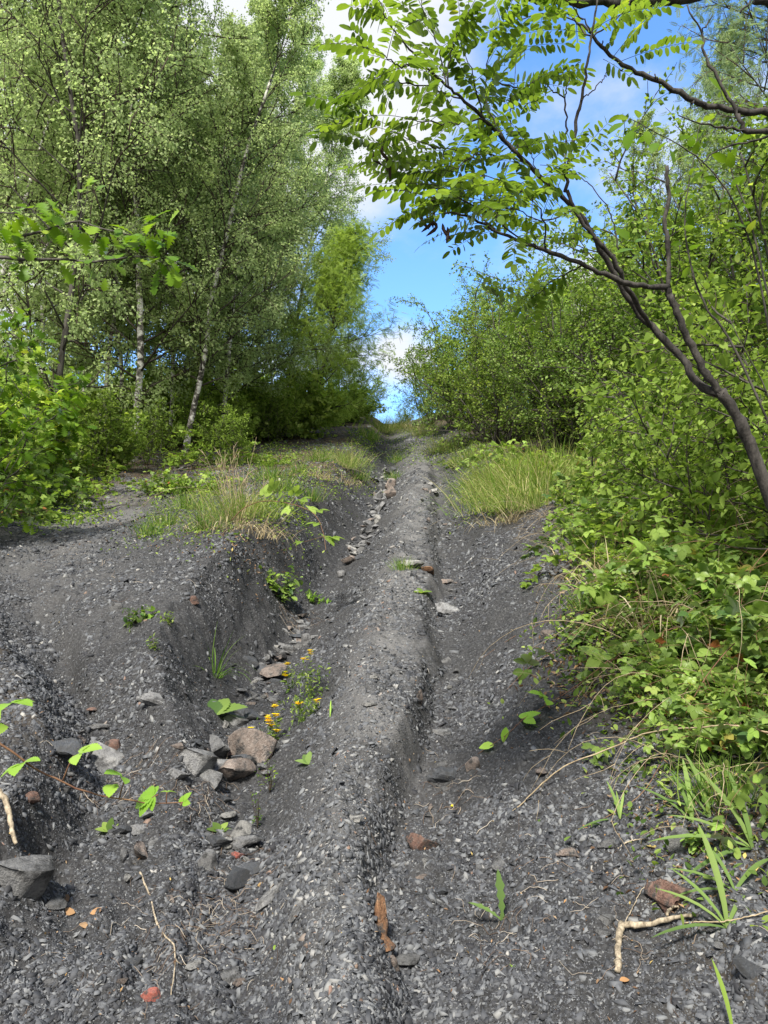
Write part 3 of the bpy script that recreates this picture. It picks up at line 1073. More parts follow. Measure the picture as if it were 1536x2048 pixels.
# the far wood behind the left stand reads as one mass
def far_wood():
    r = np.random.default_rng(77)
    mb = MB()
    n = 26000
    a = r.uniform(0, 1, n)
    x = np.where(a < .42, r.uniform(-34, -3.5, n), r.uniform(5.5, 34, n))
    y = r.uniform(39, 50, n)
    top = np.where(x < 0, 3.6 + 2.5 * vnoise(x * .5, y * .2, 51) * 2, 3.4 + 3 * vnoise(x * .6, y * .2, 52) * 2)
    top = top * np.clip((np.abs(x) - 1.5) / 5, .25, 1)
    z = G(x, y, False) + r.random(n) ** .8 * np.maximum(top, .5)
    pos = np.stack([x, y, z], 1)
    X, Y, Z = leaf_frames(unit(r.normal(size=(n, 3))), r, .5, .6, .2, .7)
    mb.stamp(T_MAPLE if False else T_DIAM, pos, X, Y, Z, r.uniform(.12, .30, n), 0, np.clip(r.random(n) + vnoise(x * 1.5, z * 1.5, 53), 0, 1))
    o = mb.build('far_wood', M['leaf_hedge'])
    tag(o, 'far green wood closing the view behind the birches and shrubs', 'woods', kind='stuff')


far_wood()


# ------------------------------------------------------------------ brambles
def bramble(seed, nc=7, Lc=1.2, leaf=.12, mat='leaf_bramble', node=.075, tints=(.05, .9), arch=-1.6, lean=(0, 0), elev=(.5, 1.4), tmpl=T_TRI, name='bramble'):
    r = np.random.default_rng(seed)
    root = empty(name, (0, 0, 0))
    az = np.arange(nc) * 2.4 + r.normal(0, .4, nc)
    d = np.stack([np.cos(az) + lean[0], np.sin(az) + lean[1], r.uniform(*elev, nc)], 1)
    L = Lc * r.uniform(.6, 1.2, nc)
    ca = curves(np.stack([np.cos(az) * .04, np.sin(az) * .04, np.full(nc, -.05)], 1), d, L, 12, arch, .07, r)
    mb, cb = MB(), MB()
    mb.tubes(ca, np.linspace(1, .35, 12)[None] * r.uniform(.0028, .0045, nc)[:, None], 5, 0, .5)
    p, dd, L2, idx, t = children(ca, L, 4, .2, 1, 55, 12, .35, .4, r)
    sb = curves(p, dd, L2, 7, -.6, .12, r)
    mb.tubes(sb, np.linspace(1, .4, 7)[None] * np.full((len(sb), 1), .0022), 4, 0, .5)
    for C, LL in ((ca, L), (sb, L2)):
        per = max(3, int(np.mean(LL) / node))
        idx = np.repeat(np.arange(len(C)), per)
        t = np.tile(np.linspace(.12, 1, per), len(C)) + r.normal(0, .02, len(idx))
        lp, lT = along(C, idx, t)
        X, Y, Z = leaf_frames(lT, r, .8, 1.3, .12, .35)
        Y = unit(Y + np.array([0, 0, .15]))
        Z = unit(Z - Y * (Z * Y).sum(1, keepdims=True))
        X = np.cross(Y, Z)
        cb.stamp(tmpl, lp, X, Y, Z, leaf * r.uniform(.55, 1.25, len(lp)), 0, np.clip(r.uniform(*tints, len(lp)), 0, 1))
    mb.build('cane', M['cane'], root, smooth=True)
    cb.build('foliage', M[mat], root)
    return root


BR = [bramble(61, 11, 1.3, .12, 'leaf_bramble', .055), bramble(62, 12, 1.0, .105, 'leaf_bramble', .055, tints=(.3, 1)), bramble(63, 10, 1.5, .11, 'leaf_fresh', .06, tints=(.1, .8)), bramble(64, 12, .8, .09, 'leaf_hedge', .05, tints=(.2, 1))]
BG_R = 'brambles along the right edge of the path'
spots = [
    (975, 935, 1, .9, 'small bramble at the far upper end of the right-hand thicket'),
    (1010, 960, 3, .9, 'bramble behind the tall yellow-green grass'),
    (1080, 950, 2, 1.1, 'bright bramble just beyond the tall grass clump'),
    (1130, 1000, 0, .9, 'bramble right of the tall grass clump'),
    (1120, 1075, 3, .7, 'low bramble whose shoots creep onto the shale below the tall grass'),
    (1195, 1060, 0, 1.0, 'dense bramble in the middle of the right slope'),
    (1200, 960, 1, 1.2, 'bramble under the dark shrub'),
    (1290, 1010, 0, 1.2, 'bramble mound between dark shrub and robinia trunk'),
    (1290, 1100, 2, 1.0, 'bright green bramble midway along the slope edge'),
    (1215, 1140, 3, .8, 'bramble at the bend of the thicket edge'),
    (1380, 1050, 1, 1.2, 'bramble left of the robinia trunk'),
    (1380, 1160, 0, 1.0, 'large-leaved bramble below the robinia trunk'),
    (1290, 1200, 1, .75, 'bramble sprawling over dry litter at the slope edge'),
    (1480, 1110, 2, 1.1, 'bramble at the foot of the robinia trunk'),
    (1470, 1230, 0, .9, 'bramble in front of the robinia foot'),
    (1370, 1280, 3, .8, 'bramble with red canes reaching left over the shale'),
    (1560, 1200, 1, 1.2, 'bramble cut by the right edge beside the robinia'),
    (1450, 1360, 1, .8, 'bramble among the long grass blades'),
    (1560, 1340, 0, .9, 'bramble cut by the right edge above the long cane'),
    (1520, 1450, 2, .7, 'bramble with young lime leaves above the long cane'),
    (1420, 1440, 3, .65, 'low bramble at the lower end of the thicket'),
    (1590, 1540, 1, .7, 'lowest bramble, cut by the right edge'),
    (1180, 1080, 1, .8, 'bramble just right of the low creeping one'), (1250, 1130, 2, .8, 'yellowish bramble behind the bend of the thicket'), (1330, 1150, 3, 1.0, 'dense small-leaved bramble between bend and robinia trunk'),
    (1240, 1210, 3, .6, 'little bramble over the dry litter'), (1340, 1240, 0, .8, 'dark bramble right of the sprawling one'), (1420, 1200, 3, 1.0, 'small-leaved bramble below the robinia trunk'),
    (1310, 1330, 1, .6, 'bramble mat left of the grass blades'), (1400, 1400, 3, .7, 'bramble mat below the grass blades'), (1500, 1390, 1, .8, 'bramble behind the glossy oval leaves'), (1350, 1430, 3, .5, 'last small bramble before the open shale'),
    (1370, 1450, 1, .4, 'bramble with broad grey-green leaves above the long cane'), (1440, 1500, 1, .5, 'broad-leaved bramble right over the middle of the long cane'), (1460, 1500, 0, .55, 'dark broad-leaved bramble behind the lime oval leaves'), (1290, 1400, 0, .45, 'bramble at the inner edge left of the grass blades'),
    (1290, 1060, 1, 1.1, 'bramble in the shade of the dark shrub'), (1170, 1010, 3, 1.0, 'bramble seen between two grass clumps'), (930, 1030, 3, .5, 'small bramble leaves before the tall straw-based grass'), (1000, 1000, 1, .6, 'bramble leaves mixed into the tall grass'), (1090, 1060, 3, .6, 'low bramble right below the tall grass'), (870, 935, 3, .5, 'tiny bramble at the top end of the right rut'), (1060, 1010, 3, .6, 'small bramble at the foot of the far grass clump'),
]
HT = bush('hazel_shrub', 2.2, 1.5, 86, 8, 8, 5, 6, .075, T_OVAL, 'leaf_fresh', rad=.007, tints=(.1, .8), up=.8, t0=.2)
for (u, y, s_, lab) in [(300, 15.0, .7, 'slender hazel in front of the gap between thick and leaning birch'), (450, 15.5, .65, 'hazel sprout right of the leaning birch foot'), (180, 13.5, .8, 'hazel in front of the thin birch on the left'),
                      (235, 14.0, .5, 'small hazel at the foot of the thick white birch'), (400, 18.5, .9, 'taller hazel behind the leaning birch'), (545, 20.5, .8, 'hazel left of the slender feathery young tree')]:
    place(HT, xy=uvd(u, y), s=s_, rz=u * .1, label=lab, cat='shrub', group='hazels among the birches')
spots = [(u + (35 if v < 1000 else 75), v, k, s * (.95 if v < 1000 else .8), lab) for (u, v, k, s, lab) in spots]
r = np.random.default_rng(8)
for (u, v, k, s, lab) in spots:
    place(BR[k], u, v, s=s, rz=float(r.uniform(0, 6.3)), label=lab, cat='bramble', group=BG_R)
for (u, v, k, s, lab) in [
    (60, 1000, 0, .95, 'dense bramble at the edge of the left bank'), (-20, 1040, 1, 1.1, 'bramble cut by the left edge on the bank'), (140, 990, 2, .8, 'bramble next to the worn side path'),
    (20, 960, 3, 1.2, 'bramble behind the dense bramble on the left bank'), (110, 950, 1, 1.1, 'bramble beneath the dark-trunked birch'), (-40, 960, 0, 1.2, 'bramble at the far left under the oak leaves'),
        (175, 955, 3, .8, 'small bramble where the side path enters the wood'), (395, 985, 3, .9, 'dark low bramble on the bank above the grass tuft'), (335, 985, 1, .7, 'low bramble at the inner side of the side path'),
        (430, 930, 2, .95, 'tall bright bramble beside the leaning birch foot'), (490, 930, 1, .7, 'thin bramble behind the dry stems'), (560, 930, 3, .6, 'low bramble on the bank left of the slender young tree')]:
    place(BR[k], u, v, s=s, rz=float(r.uniform(0, 6.3)), label=lab, cat='bramble', group='brambles on the left bank')


# ------------------------------------------------------------------ grass
def grass(seed, n=260, h=.5, spread=.12, w=.004, mat='grass', tints=(.1, .6), lean=(0, 0), droop=-1.6, fan=.45, name='grass_clump', parent=None, dry=0.0):
    r = np.random.default_rng(seed)
    p0 = np.stack([r.normal(0, spread, n), r.normal(0, spread, n), np.full(n, -.02)], 1)
    d = np.stack([p0[:, 0] / spread * fan * .5 + r.normal(0, fan * .4, n) + lean[0], p0[:, 1] / spread * fan * .5 + r.normal(0, fan * .4, n) + lean[1], np.ones(n)], 1)
    m = 7
    P = curves(p0, d, h * r.uniform(.4, 1.15, n), m, droop * r.uniform(.3, 1.3, n), .05, r)
    a = r.uniform(0, 6.28, n)
    side = np.stack([np.cos(a), np.sin(a), np.zeros(n)], 1)
    ww = w * r.uniform(.6, 1.4, n)[:, None] * np.array([.8, 1, 1, .9, .75, .5, .06])[None]
    A, B = P - side[:, None] * ww[..., None], P + side[:, None] * ww[..., None]
    v = np.stack([A, B], 2).reshape(-1, 3)
    b = (np.arange(n) * m * 2)[:, None, None] + (np.arange(m - 1) * 2)[None, :, None]
    f = (b + np.array([0, 1, 3, 2])[None, None]).reshape(-1, 4)
    tt = r.uniform(*tints, n)
    tt = np.where(r.random(n) < dry, r.uniform(.75, 1, n), tt)
    mb = MB()
    mb.add(v, f, 0, np.repeat(tt, 2 * m))
    return mb.build(name, M[mat], parent)


G1 = grass(71, 650, .60, .26, .0030, tints=(.3, .8), dry=.25, droop=-1.9, fan=.6)
G2 = grass(72, 200, .30, .10, .0028, tints=(.15, .6), dry=.1)
G3 = grass(73, 130, .42, .16, .0035, 'straw', tints=(0, 1), droop=-2.6, fan=.9, name='dry_grass_clump')
G4 = grass(74, 40, .26, .02, .0028, tints=(.1, .5), fan=.9, droop=-2.0)
for (k, u, v, s, lab, g) in [
    (G1, 1010, 1020, 1.2, 'tall yellow-green grass clump with straw base at the edge of the right slope', 0),
    (G1, 1060, 985, 1.25, 'tall grass clump behind and right of the straw-based one', 0),
    (G1, 1000, 965, .9, 'grass clump farther up the right edge', 0),
    (G1, 1120, 960, 1.1, 'grass clump rising among brambles on the right slope', 0),
    (G3, 1010, 1050, 1.1, 'dry straw hanging down at the foot of the tall grass', 0),
    (G3, 960, 1000, .6, 'small wisp of dry grass left of the tall clump', 0),
    (G1, 480, 1040, .85, 'large grass clump on the left bank above the gully', 0),
    (G3, 460, 1060, 1.0, 'dry straw hanging over the left bank below the grass clump', 0),
    (G3, 510, 1075, .9, 'dry straw trailing down towards the gully', 0),
    (G2, 410, 1060, 1.0, 'small grass tuft on the bank left of the large clump', 0),
    (G2, 330, 1055, 1.0, 'small grass tuft beside the worn side path', 0),
    (G2, 300, 1070, .8, 'short grass tuft at the bank shoulder by the side path', 0),
    (G1, 685, 935, .9, 'pale green tuft standing alone on the far left bank', 0),
    (G2, 640, 925, 1.2, 'low grass tuft left of the lone pale tuft', 0),
    (G2, 600, 945, 1.0, 'low grass tuft below the slender young tree', 0),
    (G2, 720, 960, 1.0, 'grass tuft at the lip of the upper gully', 0),
    (G3, 690, 970, .8, 'flattened pale grass under the lone tuft', 0),
    (G3, 640, 960, .8, 'flattened pale grass on the far left bank', 0),
    (G4, 428, 1350, 1.35, 'slender grass tuft with a pale root on the left gully wall', 0),
    (G2, 795, 925, 1.2, 'green tuft at the head of the left gully', 0),
    (G2, 790, 960, 1.0, 'green tuft inside the upper left gully', 0),
    (G2, 560, 985, 1.2, 'thin green tuft on the bank between clump and lone tuft', 0),
    (G2, 540, 960, 1.4, 'thin green tuft behind the arching bramble', 0),
    (G2, 380, 1020, 1.2, 'thin green tuft beside the dark low bramble', 0),
    (G2, 620, 1000, 1.0, 'thin green tuft close to the lip of the gully', 0),
    (G1, 1080, 1015, 1.1, 'tall grass directly right of the straw-based clump', 0),
    (G1, 980, 985, .9, 'tall grass just uphill of the straw-based clump', 0),
    (G1, 765, 866, 1.4, 'sunlit tall grass at the head of the gully on the skyline', 0),
    (G1, 800, 858, 1.3, 'sunlit grass on the skyline in the middle of the path', 0),
    (G3, 825, 862, 1.6, 'pale dry grass on the skyline right of the path', 0),
    (G1, 850, 872, 1.4, 'green grass at the top end of the right rut', 0),
    (G2, 735, 880, 2.0, 'green grass left of the gully head', 0),
    (G1, 890, 905, 1.0, 'green grass just above the open shale of the right rut', 0),
    (G1, 940, 930, .9, 'grass between right rut and the first brambles', 0),
    (G2, 805, 1140, .55, 'small tuft on the ridge beside the flat stones', 0),
    (G2, 1350, 1390, .6, 'grass tuft at the lower right thicket edge', 0),
    (G2, 1440, 1600, .6, 'grass tuft under the long cane at the right', 0),
    (G2, 1180, 1115, 1.2, 'grass tuft at the bend of the right thicket', 0),
    (G2, 1190, 1220, .8, 'small light tuft below the bend of the right thicket', 0),
    (G3, 1310, 1250, .9, 'dry litter grass under the right brambles', 0),
    (G3, 1240, 1160, .9, 'dry grass at the thicket edge above the red canes', 0),
]:
    place(k, u, v, s=s, rz=float(r.uniform(0, 6.3)), label=lab, cat='grass clump', group='grass clumps beside the path')


# low herbs and moss-like ground cover (nobody could count them)
def ground_cover():
    r = np.random.default_rng(91)
    mb = MB()
    zones = [((570, 740), (890, 985), 2600, .035), ((960, 1130), (880, 990), 2500, .05), ((780, 830), (835, 930), 1500, .045), ((850, 960), (870, 930), 1800, .05),
             ((280, 480), (960, 1090), 2200, .032), ((380, 600), (890, 1040), 4200, .04), ((920, 1060), (920, 1040), 1800, .04), ((1150, 1500), (1080, 1400), 4200, .035), ((1330, 1560), (1400, 1650), 1600, .028),
             ((0, 200), (930, 1060), 3000, .05), ((200, 600), (880, 930), 1500, .05), ((1100, 1536), (900, 1050), 4000, .06), ((700, 760), (860, 900), 800, .06)]
    for (u0, u1), (v0, v1), n, s in zones:
        us, vs_ = r.uniform(u0, u1, 60), r.uniform(v0, v1, 60)
        P = np.array([hit(a, b) for a, b in zip(us, vs_)])
        k = r.integers(0, 60, n)
        q = P[k] + r.normal(0, 1, (n, 3)) * [.16, .3, 0]
        q[:, 2] = G(q[:, 0], q[:, 1]) + r.uniform(.0, .10, n) * (r.random(n) < .6)
        X, Y, Z = leaf_frames(unit(r.normal(size=(n, 3)) + [0, 0, .6]), r, .5, 1.4, 0, .4)
        mb.stamp(T_OVAL if s < .04 else T_DIAM, q, X, Y, Z, s * r.uniform(.5, 1.4, n), 0, r.random(n))
    o = mb.build('ground_cover', M['leaf_hedge'])
    tag(o, 'low green herbs covering the banks at both sides of the path', 'ground cover', kind='stuff')
    # fallen leaves, bark bits and straw
    mb = MB()
    for (u0, u1), (v0, v1), n, s in [((560, 740), (880, 960), 1200, .05), ((1120, 1500), (1100, 1420), 3500, .035), ((200, 600), (890, 960), 1500, .05), ((150, 560), (960, 1100), 1400, .03), ((0, 1536), (1100, 2040), 1500, .014), ((420, 560), (1060, 1120), 500, .03),
                                     ((1300, 1536), (1420, 1750), 1200, .022)]:
        us, vs_ = r.uniform(u0, u1, 300), r.uniform(v0, v1, 300)
        P = np.array([hit(a, b) for a, b in zip(us, vs_)])
        q = P[r.integers(0, 300, n)] + r.normal(0, .12, (n, 3))
        q[:, 2] = G(q[:, 0], q[:, 1]) + .006
        X, Y, Z = leaf_frames(unit(r.normal(size=(n, 3)) * [1, 1, .25]), r, .5, 1.6, 0, .5)
        mb.stamp(T_SLIM, q, X, Y, Z, s * r.uniform(.5, 1.5, n), 0, r.random(n) ** 1.6)
    o = mb.build('leaf_litter', M['litter'])
    tag(o, 'brown fallen leaves and bark scraps under the brambles and birches', 'leaf litter', kind='stuff')


ground_cover()


# ------------------------------------------------------------------ stones
def ico(sub=3):
    import bmesh
    bm = bmesh.new()
    bmesh.ops.create_icosphere(bm, subdivisions=sub, radius=1)
    v = np.array([q.co[:] for q in bm.verts])
    f = np.array([[w.index for w in q.verts] for q in bm.faces])
    bm.free()
    return v, f


ICO4 = ico(4)


def rock_mesh(seed, nplanes=11, flat=1.0, rough=.016, lo=.5, hi=.85):
    r = np.random.default_rng(seed)
    v, f = ICO4
    v = v.copy()
    nn = unit(r.normal(size=(nplanes, 3)))
    dd = r.uniform(lo, hi, nplanes)
    for k in range(nplanes):
        s = v @ nn[k] - dd[k]
        v -= np.maximum(s, 0)[:, None] * nn[k] * .97
    v *= [1, .72, flat]
    q = v * 5 + seed
    v += unit(v) * (vnoise(q[:, 0] + q[:, 2], q[:, 1], seed)[:, None] * rough * 2 + vnoise(q[:, 0] * 3 + q[:, 2], q[:, 1] * 3 - q[:, 2] * 2, seed + 1)[:, None] * rough)
    if flat < .5:      # bedding planes of slate
        v[:, 2] += .03 * np.sin(v[:, 2] * 40)
    v -= (v.max(0) + v.min(0)) / 2
    v /= (v[:, 0].max() - v[:, 0].min())
    mb = MB()
    mb.add(v, f)
    return mb


RK = {}
for kind, args in (('block', dict(nplanes=9, flat=.72, lo=.3, hi=.6)), ('slab', dict(nplanes=8, flat=.26, lo=.3, hi=.6)), ('round', dict(nplanes=16, flat=.75, lo=.6, hi=.85)), ('long', dict(nplanes=9, flat=.5, lo=.3, hi=.55))):
    RK[kind] = []
    for i in range(5):
        o = rock_mesh(100 + 17 * i + len(kind), **args).build('stone', M['rock_grey'], smooth=False)
        RK[kind].append(o.data)
        bpy.data.objects.remove(o)


def stone(u, v, wpx, kind, mat, rz=0, tilt=(0, 0), sink=.3, asp=1.0, hgt=1.0, label='', group=None, var=None, cat='stone', name='stone', lift=0):
    sink = sink * .7
    p = hit(u, v)
    dist = np.linalg.norm(p - EYE)
    w = 1.08 * wpx / FPX * dist
    me = RK[kind][(int(u * 7 + v) if var is None else var) % 5]
    o = bpy.data.objects.new(name, me)
    COL.objects.link(o)
    o.material_slots[0].link = 'OBJECT'
    o.material_slots[0].material = M[mat]
    hgt = hgt * (.8 if kind == 'block' else 1)
    h = {'block': .55, 'slab': .2, 'round': .65, 'long': .4}[kind] * w * hgt
    o.location = (p[0], p[1], p[2] + h * (.5 - sink) + lift)
    o.scale = (w, w * asp, w * hgt)
    sl = math.atan(.28)
    o.rotation_euler = (sl + tilt[0], tilt[1], rz)
    tag(o, label, cat, group)
    return o


HERO = [
    # u, v, width px, kind, material, rz, tilt, sink, asp, hgt, label
    (30, 1768, 108, 'block', 'rock_grey', .5, (.15, -.1), .5, .9, 1.1, 'big angular grey boulder cut by the left edge'),
    (208, 1530, 120, 'long', 'rock_grey', -.75, (.2, .45), .15, .7, .8, 'long grey slab leaning across the left channel'),
    (226, 1512, 38, 'block', 'rock_rust', .3, (0, 0), .2, 1, 1, 'orange-brown stone tucked behind the long leaning slab'),
    (118, 1505, 74, 'slab', 'rock_dark', .2, (.1, 0), .2, 1, 1.1, 'bluish dark slab lying flat left of the leaning slab'),
    (62, 1608, 28, 'round', 'rock_rust', 0, (0, 0), .3, 1, 1, 'round red-brown stone alone at the left edge'),
    (388, 1532, 74, 'block', 'rock_grey', .5, (0, 0), .25, 1, 1.05, 'grey block at the left of the stone pile in the gully'),
    (433, 1500, 58, 'block', 'rock_grey', -.2, (0, .2), .15, .8, .8, 'grey wedge on top of the stone pile in the gully'),
    (508, 1520, 66, 'block', 'rock_tan', .9, (.4, 0), .15, 1, 1.5, 'upright brownish block at the right of the stone pile'),
    (462, 1568, 92, 'block', 'rock_tan', .35, (.1, -.25), .2, .9, 1, 'largest brownish block at the foot of the stone pile'),
    (440, 1545, 42, 'round', 'rock_grey', 0, (0, 0), .2, 1, .8, 'small rounded grey stone in the middle of the stone pile'),
    (455, 1510, 34, 'block', 'rock_rust', 1, (0, 0), .2, 1, .7, 'reddish stone wedged inside the stone pile'),
    (398, 1490, 40, 'slab', 'rock_dark', 1.2, (.3, .5), .2, 1, 1, 'dark slate standing on edge behind the stone pile'),
    (418, 1560, 46, 'block', 'rock_grey', .9, (.1, 0), .2, 1, .8, 'grey stone in front of the grey block, foot of the pile'),
    (486, 1535, 44, 'block', 'rock_dark', .3, (.2, .2), .15, .8, .8, 'dark stone between the two brownish blocks of the pile'),
    (416, 1518, 40, 'block', 'rock_tan', 1.6, (.2, .2), .15, .8, .8, 'tan stone on the left shoulder of the stone pile'),
    (528, 1545, 38, 'slab', 'rock_grey', 1.2, (.2, .5), .15, .8, 1.3, 'grey slab propped against the upright brownish block'),
    (358, 1552, 40, 'slab', 'rock_grey', .2, (.2, .1), .2, .8, 1.3, 'flat grey slab at the left foot of the stone pile'),
    (448, 1602, 34, 'slab', 'rock_dark', .2, (.2, .1), .2, .8, 1.3, 'dark slab just below the largest brownish block'),
    (470, 1443, 48, 'block', 'rock_grey', .2, (0, .1), .25, .9, .7, 'pale grey stone upstream of the pile'),
    (505, 1438, 48, 'slab', 'rock_dark', -.3, (0, .2), .2, 1, 1, 'dark slab next to the pale grey stone upstream of the pile'),
    (494, 1482, 28, 'round', 'rock_orange', 0, (0, 0), .2, 1, 1, 'small orange stone just above the upright block'),
    (545, 1355, 52, 'block', 'rock_tan', .6, (.2, -.2), .2, 1, 1, 'brownish block by the yellow flowers in the gully'),
    (566, 1302, 52, 'slab', 'rock_grey', .1, (.1, .1), .2, 1, 1.4, 'flat grey slab bridging the gully above the yellow flowers'),
    (597, 1276, 30, 'block', 'rock_dark', .4, (0, 0), .2, 1, .7, 'blue-grey stone under the twigs in the gully'),
    (500, 1325, 34, 'slab', 'rock_dark', .9, (.5, .3), .2, 1, 1.3, 'dark slate tilted on the left side of the gully rubble'),
    (520, 1345, 30, 'slab', 'rock_dark', -.6, (.5, .3), .2, 1, 1.3, 'dark slate tilted left of the brownish block by the flowers'),
    (612, 1290, 26, 'block', 'rock_grey', -.6, (0, 0), .2, 1, 1, 'grey stone right of the flat gully slab'),
    (702, 1128, 38, 'block', 'rock_tan', .2, (0, 0), .2, .9, .9, 'pale tan stone at the narrow bend of the left gully'),
    (723, 1102, 24, 'block', 'rock_grey', .8, (0, 0), .2, 1, 1, 'grey stone just above the pale tan stone at the bend'),
    (684, 1153, 20, 'round', 'rock_grey', .8, (0, 0), .2, 1, 1, 'small stone just below the pale tan stone at the bend'),
    (895, 1232, 64, 'slab', 'rock_grey', -.45, (.25, .35), .05, .8, 1.2, 'pale flat slab tilted in the right rut'),
    (826, 1135, 46, 'slab', 'rock_pale', .1, (0, 0), .3, 1, 1.2, 'flat pale slab set in the ridge beside the small tuft'),
    (858, 1146, 32, 'block', 'rock_orange', .5, (.3, .3), .2, 1, 1, 'ochre stone on the lip of the right rut'),
    (893, 1166, 36, 'slab', 'rock_tan', .2, (0, 0), .25, 1, 1, 'flat pinkish slab in the right rut above the pale slab'),
    (848, 1702, 66, 'long', 'rock_rust', -.12, (0, .08), .1, .8, 1, 'elongated rusty stone in the lower right rut'),
    (757, 1850, 86, 'long', 'rock_orange', .15, (.1, 1.35), .3, .9, .9, 'upright ochre rock stuck in the foreground rut wall'),
    (768, 1890, 40, 'block', 'rock_orange', .8, (0, .8), .3, .9, .9, 'small ochre lump below the upright ochre rock'),
    (948, 1538, 32, 'block', 'rock_tan', .2, (.3, 0), .25, 1, 1, 'brown stone with a pale face in the rut'),
    (1082, 1556, 27, 'block', 'rock_tan', .9, (0, 0), .3, 1, .9, 'pinkish pale stone alone on the right shale slope'),
    (1346, 1806, 78, 'slab', 'rock_rust', .1, (.05, .05), .1, .8, 1.9, 'purplish brown flat stone beside the forked dead branch'),
    (417, 1735, 38, 'block', 'rock_grey', .7, (0, 0), .15, 1, 1, 'mid-grey angular stone left of the dark elongated stone'),
    (500, 1750, 40, 'round', 'rock_dark', .7, (0, 0), .2, 1, .8, 'dark rounded stone right of the dark elongated stone'),
    (470, 1775, 66, 'long', 'rock_dark', 1.3, (0, 0), .1, .8, 1, 'dark smooth elongated stone pointing down the slope'),
    (455, 1640, 30, 'block', 'rock_pale', .7, (0, 0), .2, .9, 1, 'whitish stone alone below the stone pile'),
    (542, 1800, 70, 'slab', 'rock_grey', .8, (.2, -.7), .2, .6, 1.3, 'greenish grey slate on the flank of the ridge'),
    (596, 1832, 52, 'slab', 'rock_grey', 1.1, (.2, -.7), .2, .6, 1.1, 'curved grey slate right of the greenish slate'),
    (490, 1697, 58, 'slab', 'rock_grey', .15, (0, -.1), .1, .7, 1.2, 'flat grey slab stacked in the lower gully'),
    (438, 1692, 50, 'slab', 'rock_dark', -.1, (0, 0), .1, .7, 1.2, 'dark slab stacked left of the flat grey slab'),
    (478, 1722, 30, 'slab', 'rock_red', 0, (0, 0), .1, .6, 1.2, 'small dark red chip of stone under the stacked slabs'),
    (458, 1672, 30, 'block', 'rock_grey', 1, (0, 0), .1, 1, .8, 'small grey block above the stacked slabs'),
    (482, 1670, 26, 'block', 'rock_tan', 1, (0, 0), .1, 1, .8, 'small tan block above the stacked slabs'),
    (236, 1667, 30, 'slab', 'rock_grey', 1.2, (.3, .3), .2, 1, 1.2, 'grey slate leaning left of the little plant in the channel'),
    (245, 1672, 34, 'block', 'rock_dark', .5, (0, 0), .2, 1, .9, 'bluish stone beside the little plant in the channel'),
    (297, 1633, 26, 'block', 'rock_grey', 1.2, (.2, 0), .2, 1, 1.1, 'light grey block at the tip of the red cane'),
    (280, 1662, 46, 'slab', 'rock_grey', .3, (.1, 0), .2, 1, 1.2, 'flat grey slab below the light grey block'),
    (283, 1712, 48, 'slab', 'rock_tan', -.9, (.2, .2), .1, .55, 2, 'elongated tan stone pointing towards the bleached stick'),
    (247, 1720, 36, 'slab', 'rock_grey', -1, (.2, .3), .1, .7, 1.4, 'grey slate left of the elongated tan stone'),
    (240, 1627, 24, 'block', 'rock_grey', -1, (0, 0), .1, .7, 1, 'small grey stone under the trailing red cane'),
    (268, 1935, 28, 'round', 'rock_dark', .5, (0, 0), .25, 1, .9, 'smooth bluish stone left of the bleached stick'),
    (385, 1945, 30, 'block', 'rock_pale', .9, (0, 0), .2, .8, .8, 'pale stone at the fork of the bleached stick'),
    (455, 1970, 44, 'slab', 'rock_grey', .6, (.1, 0), .15, .8, 1.6, 'light grey slab in the lower foreground'),
    (482, 1968, 36, 'slab', 'rock_tan', 1, (.1, .2), .15, .5, 1.5, 'tan sliver right of the light grey slab'),
    (304, 1996, 34, 'block', 'rock_red', .2, (0, 0), .2, .8, .7, 'bright red stone in the foreground below the bleached stick'),
    (245, 1978, 22, 'slab', 'rock_tan', 1.2, (.2, 0), .2, .7, 1.3, 'brown sliver left of the bright red stone'),
    (98, 1960, 34, 'slab', 'rock_grey', -.6, (.1, 0), .2, 1, 1, 'grey slab in the lower left corner'),
    (110, 1815, 36, 'slab', 'rock_grey', 1.2, (.2, 0), .2, 1, 1, 'rough grey slab left of the dead orange leaves'),
    (705, 1640, 40, 'slab', 'rock_pale', 0, (0, 0), .1, .6, 1, 'pale triangular chip lying on the ridge'),
    (885, 1792, 34, 'block', 'rock_dark', .6, (0, 0), .25, 1, .8, 'dark stone on the right side of the lower rut'),
    (1000, 1740, 44, 'slab', 'rock_grey', .9, (.1, 0), .3, 1, 1, 'half-buried grey slab right of the rusty stone'),
    (965, 1745, 30, 'slab', 'rock_grey', -.9, (.1, 0), .3, 1, 1, 'thin slab next to the half-buried slab'),
    (1222, 1692, 46, 'slab', 'rock_grey', .1, (.0, 0), .3, 1, 1.3, 'grey slab half buried in the right slope'),
    (1135, 1716, 40, 'slab', 'rock_tan', .1, (.0, 0), .3, 1, 1.3, 'tan-grey slab half buried left of the plantain'),
    (1362, 1690, 52, 'block', 'rock_grey', .1, (.0, 0), .4, 1, .9, 'grey stone under the crimson leaf'),
    (1210, 1838, 30, 'block', 'rock_grey', .1, (.0, 0), .4, 1, .9, 'blue-grey pebble above the forked dead branch'),
    (1208, 1872, 26, 'slab', 'rock_grey', .1, (.0, 0), .2, 1, .9, 'pale blue chip left of the forked dead branch'),
    (815, 1925, 40, 'block', 'rock_grey', .1, (.0, 0), .3, 1, .8, 'grey block at the foot of the foreground rut'),
    (782, 1935, 34, 'block', 'rock_tan', .6, (.0, 0), .3, 1, .8, 'tan block beside the grey block in the foreground rut'),
    (1503, 1965, 38, 'block', 'rock_dark', .6, (.5, 0), .3, 1, .8, 'dark slate in the lower right corner'),
    (1440, 1900, 26, 'slab', 'rock_grey', .6, (.0, 0), .2, 1, .8, 'light chip right of the forked dead branch'),
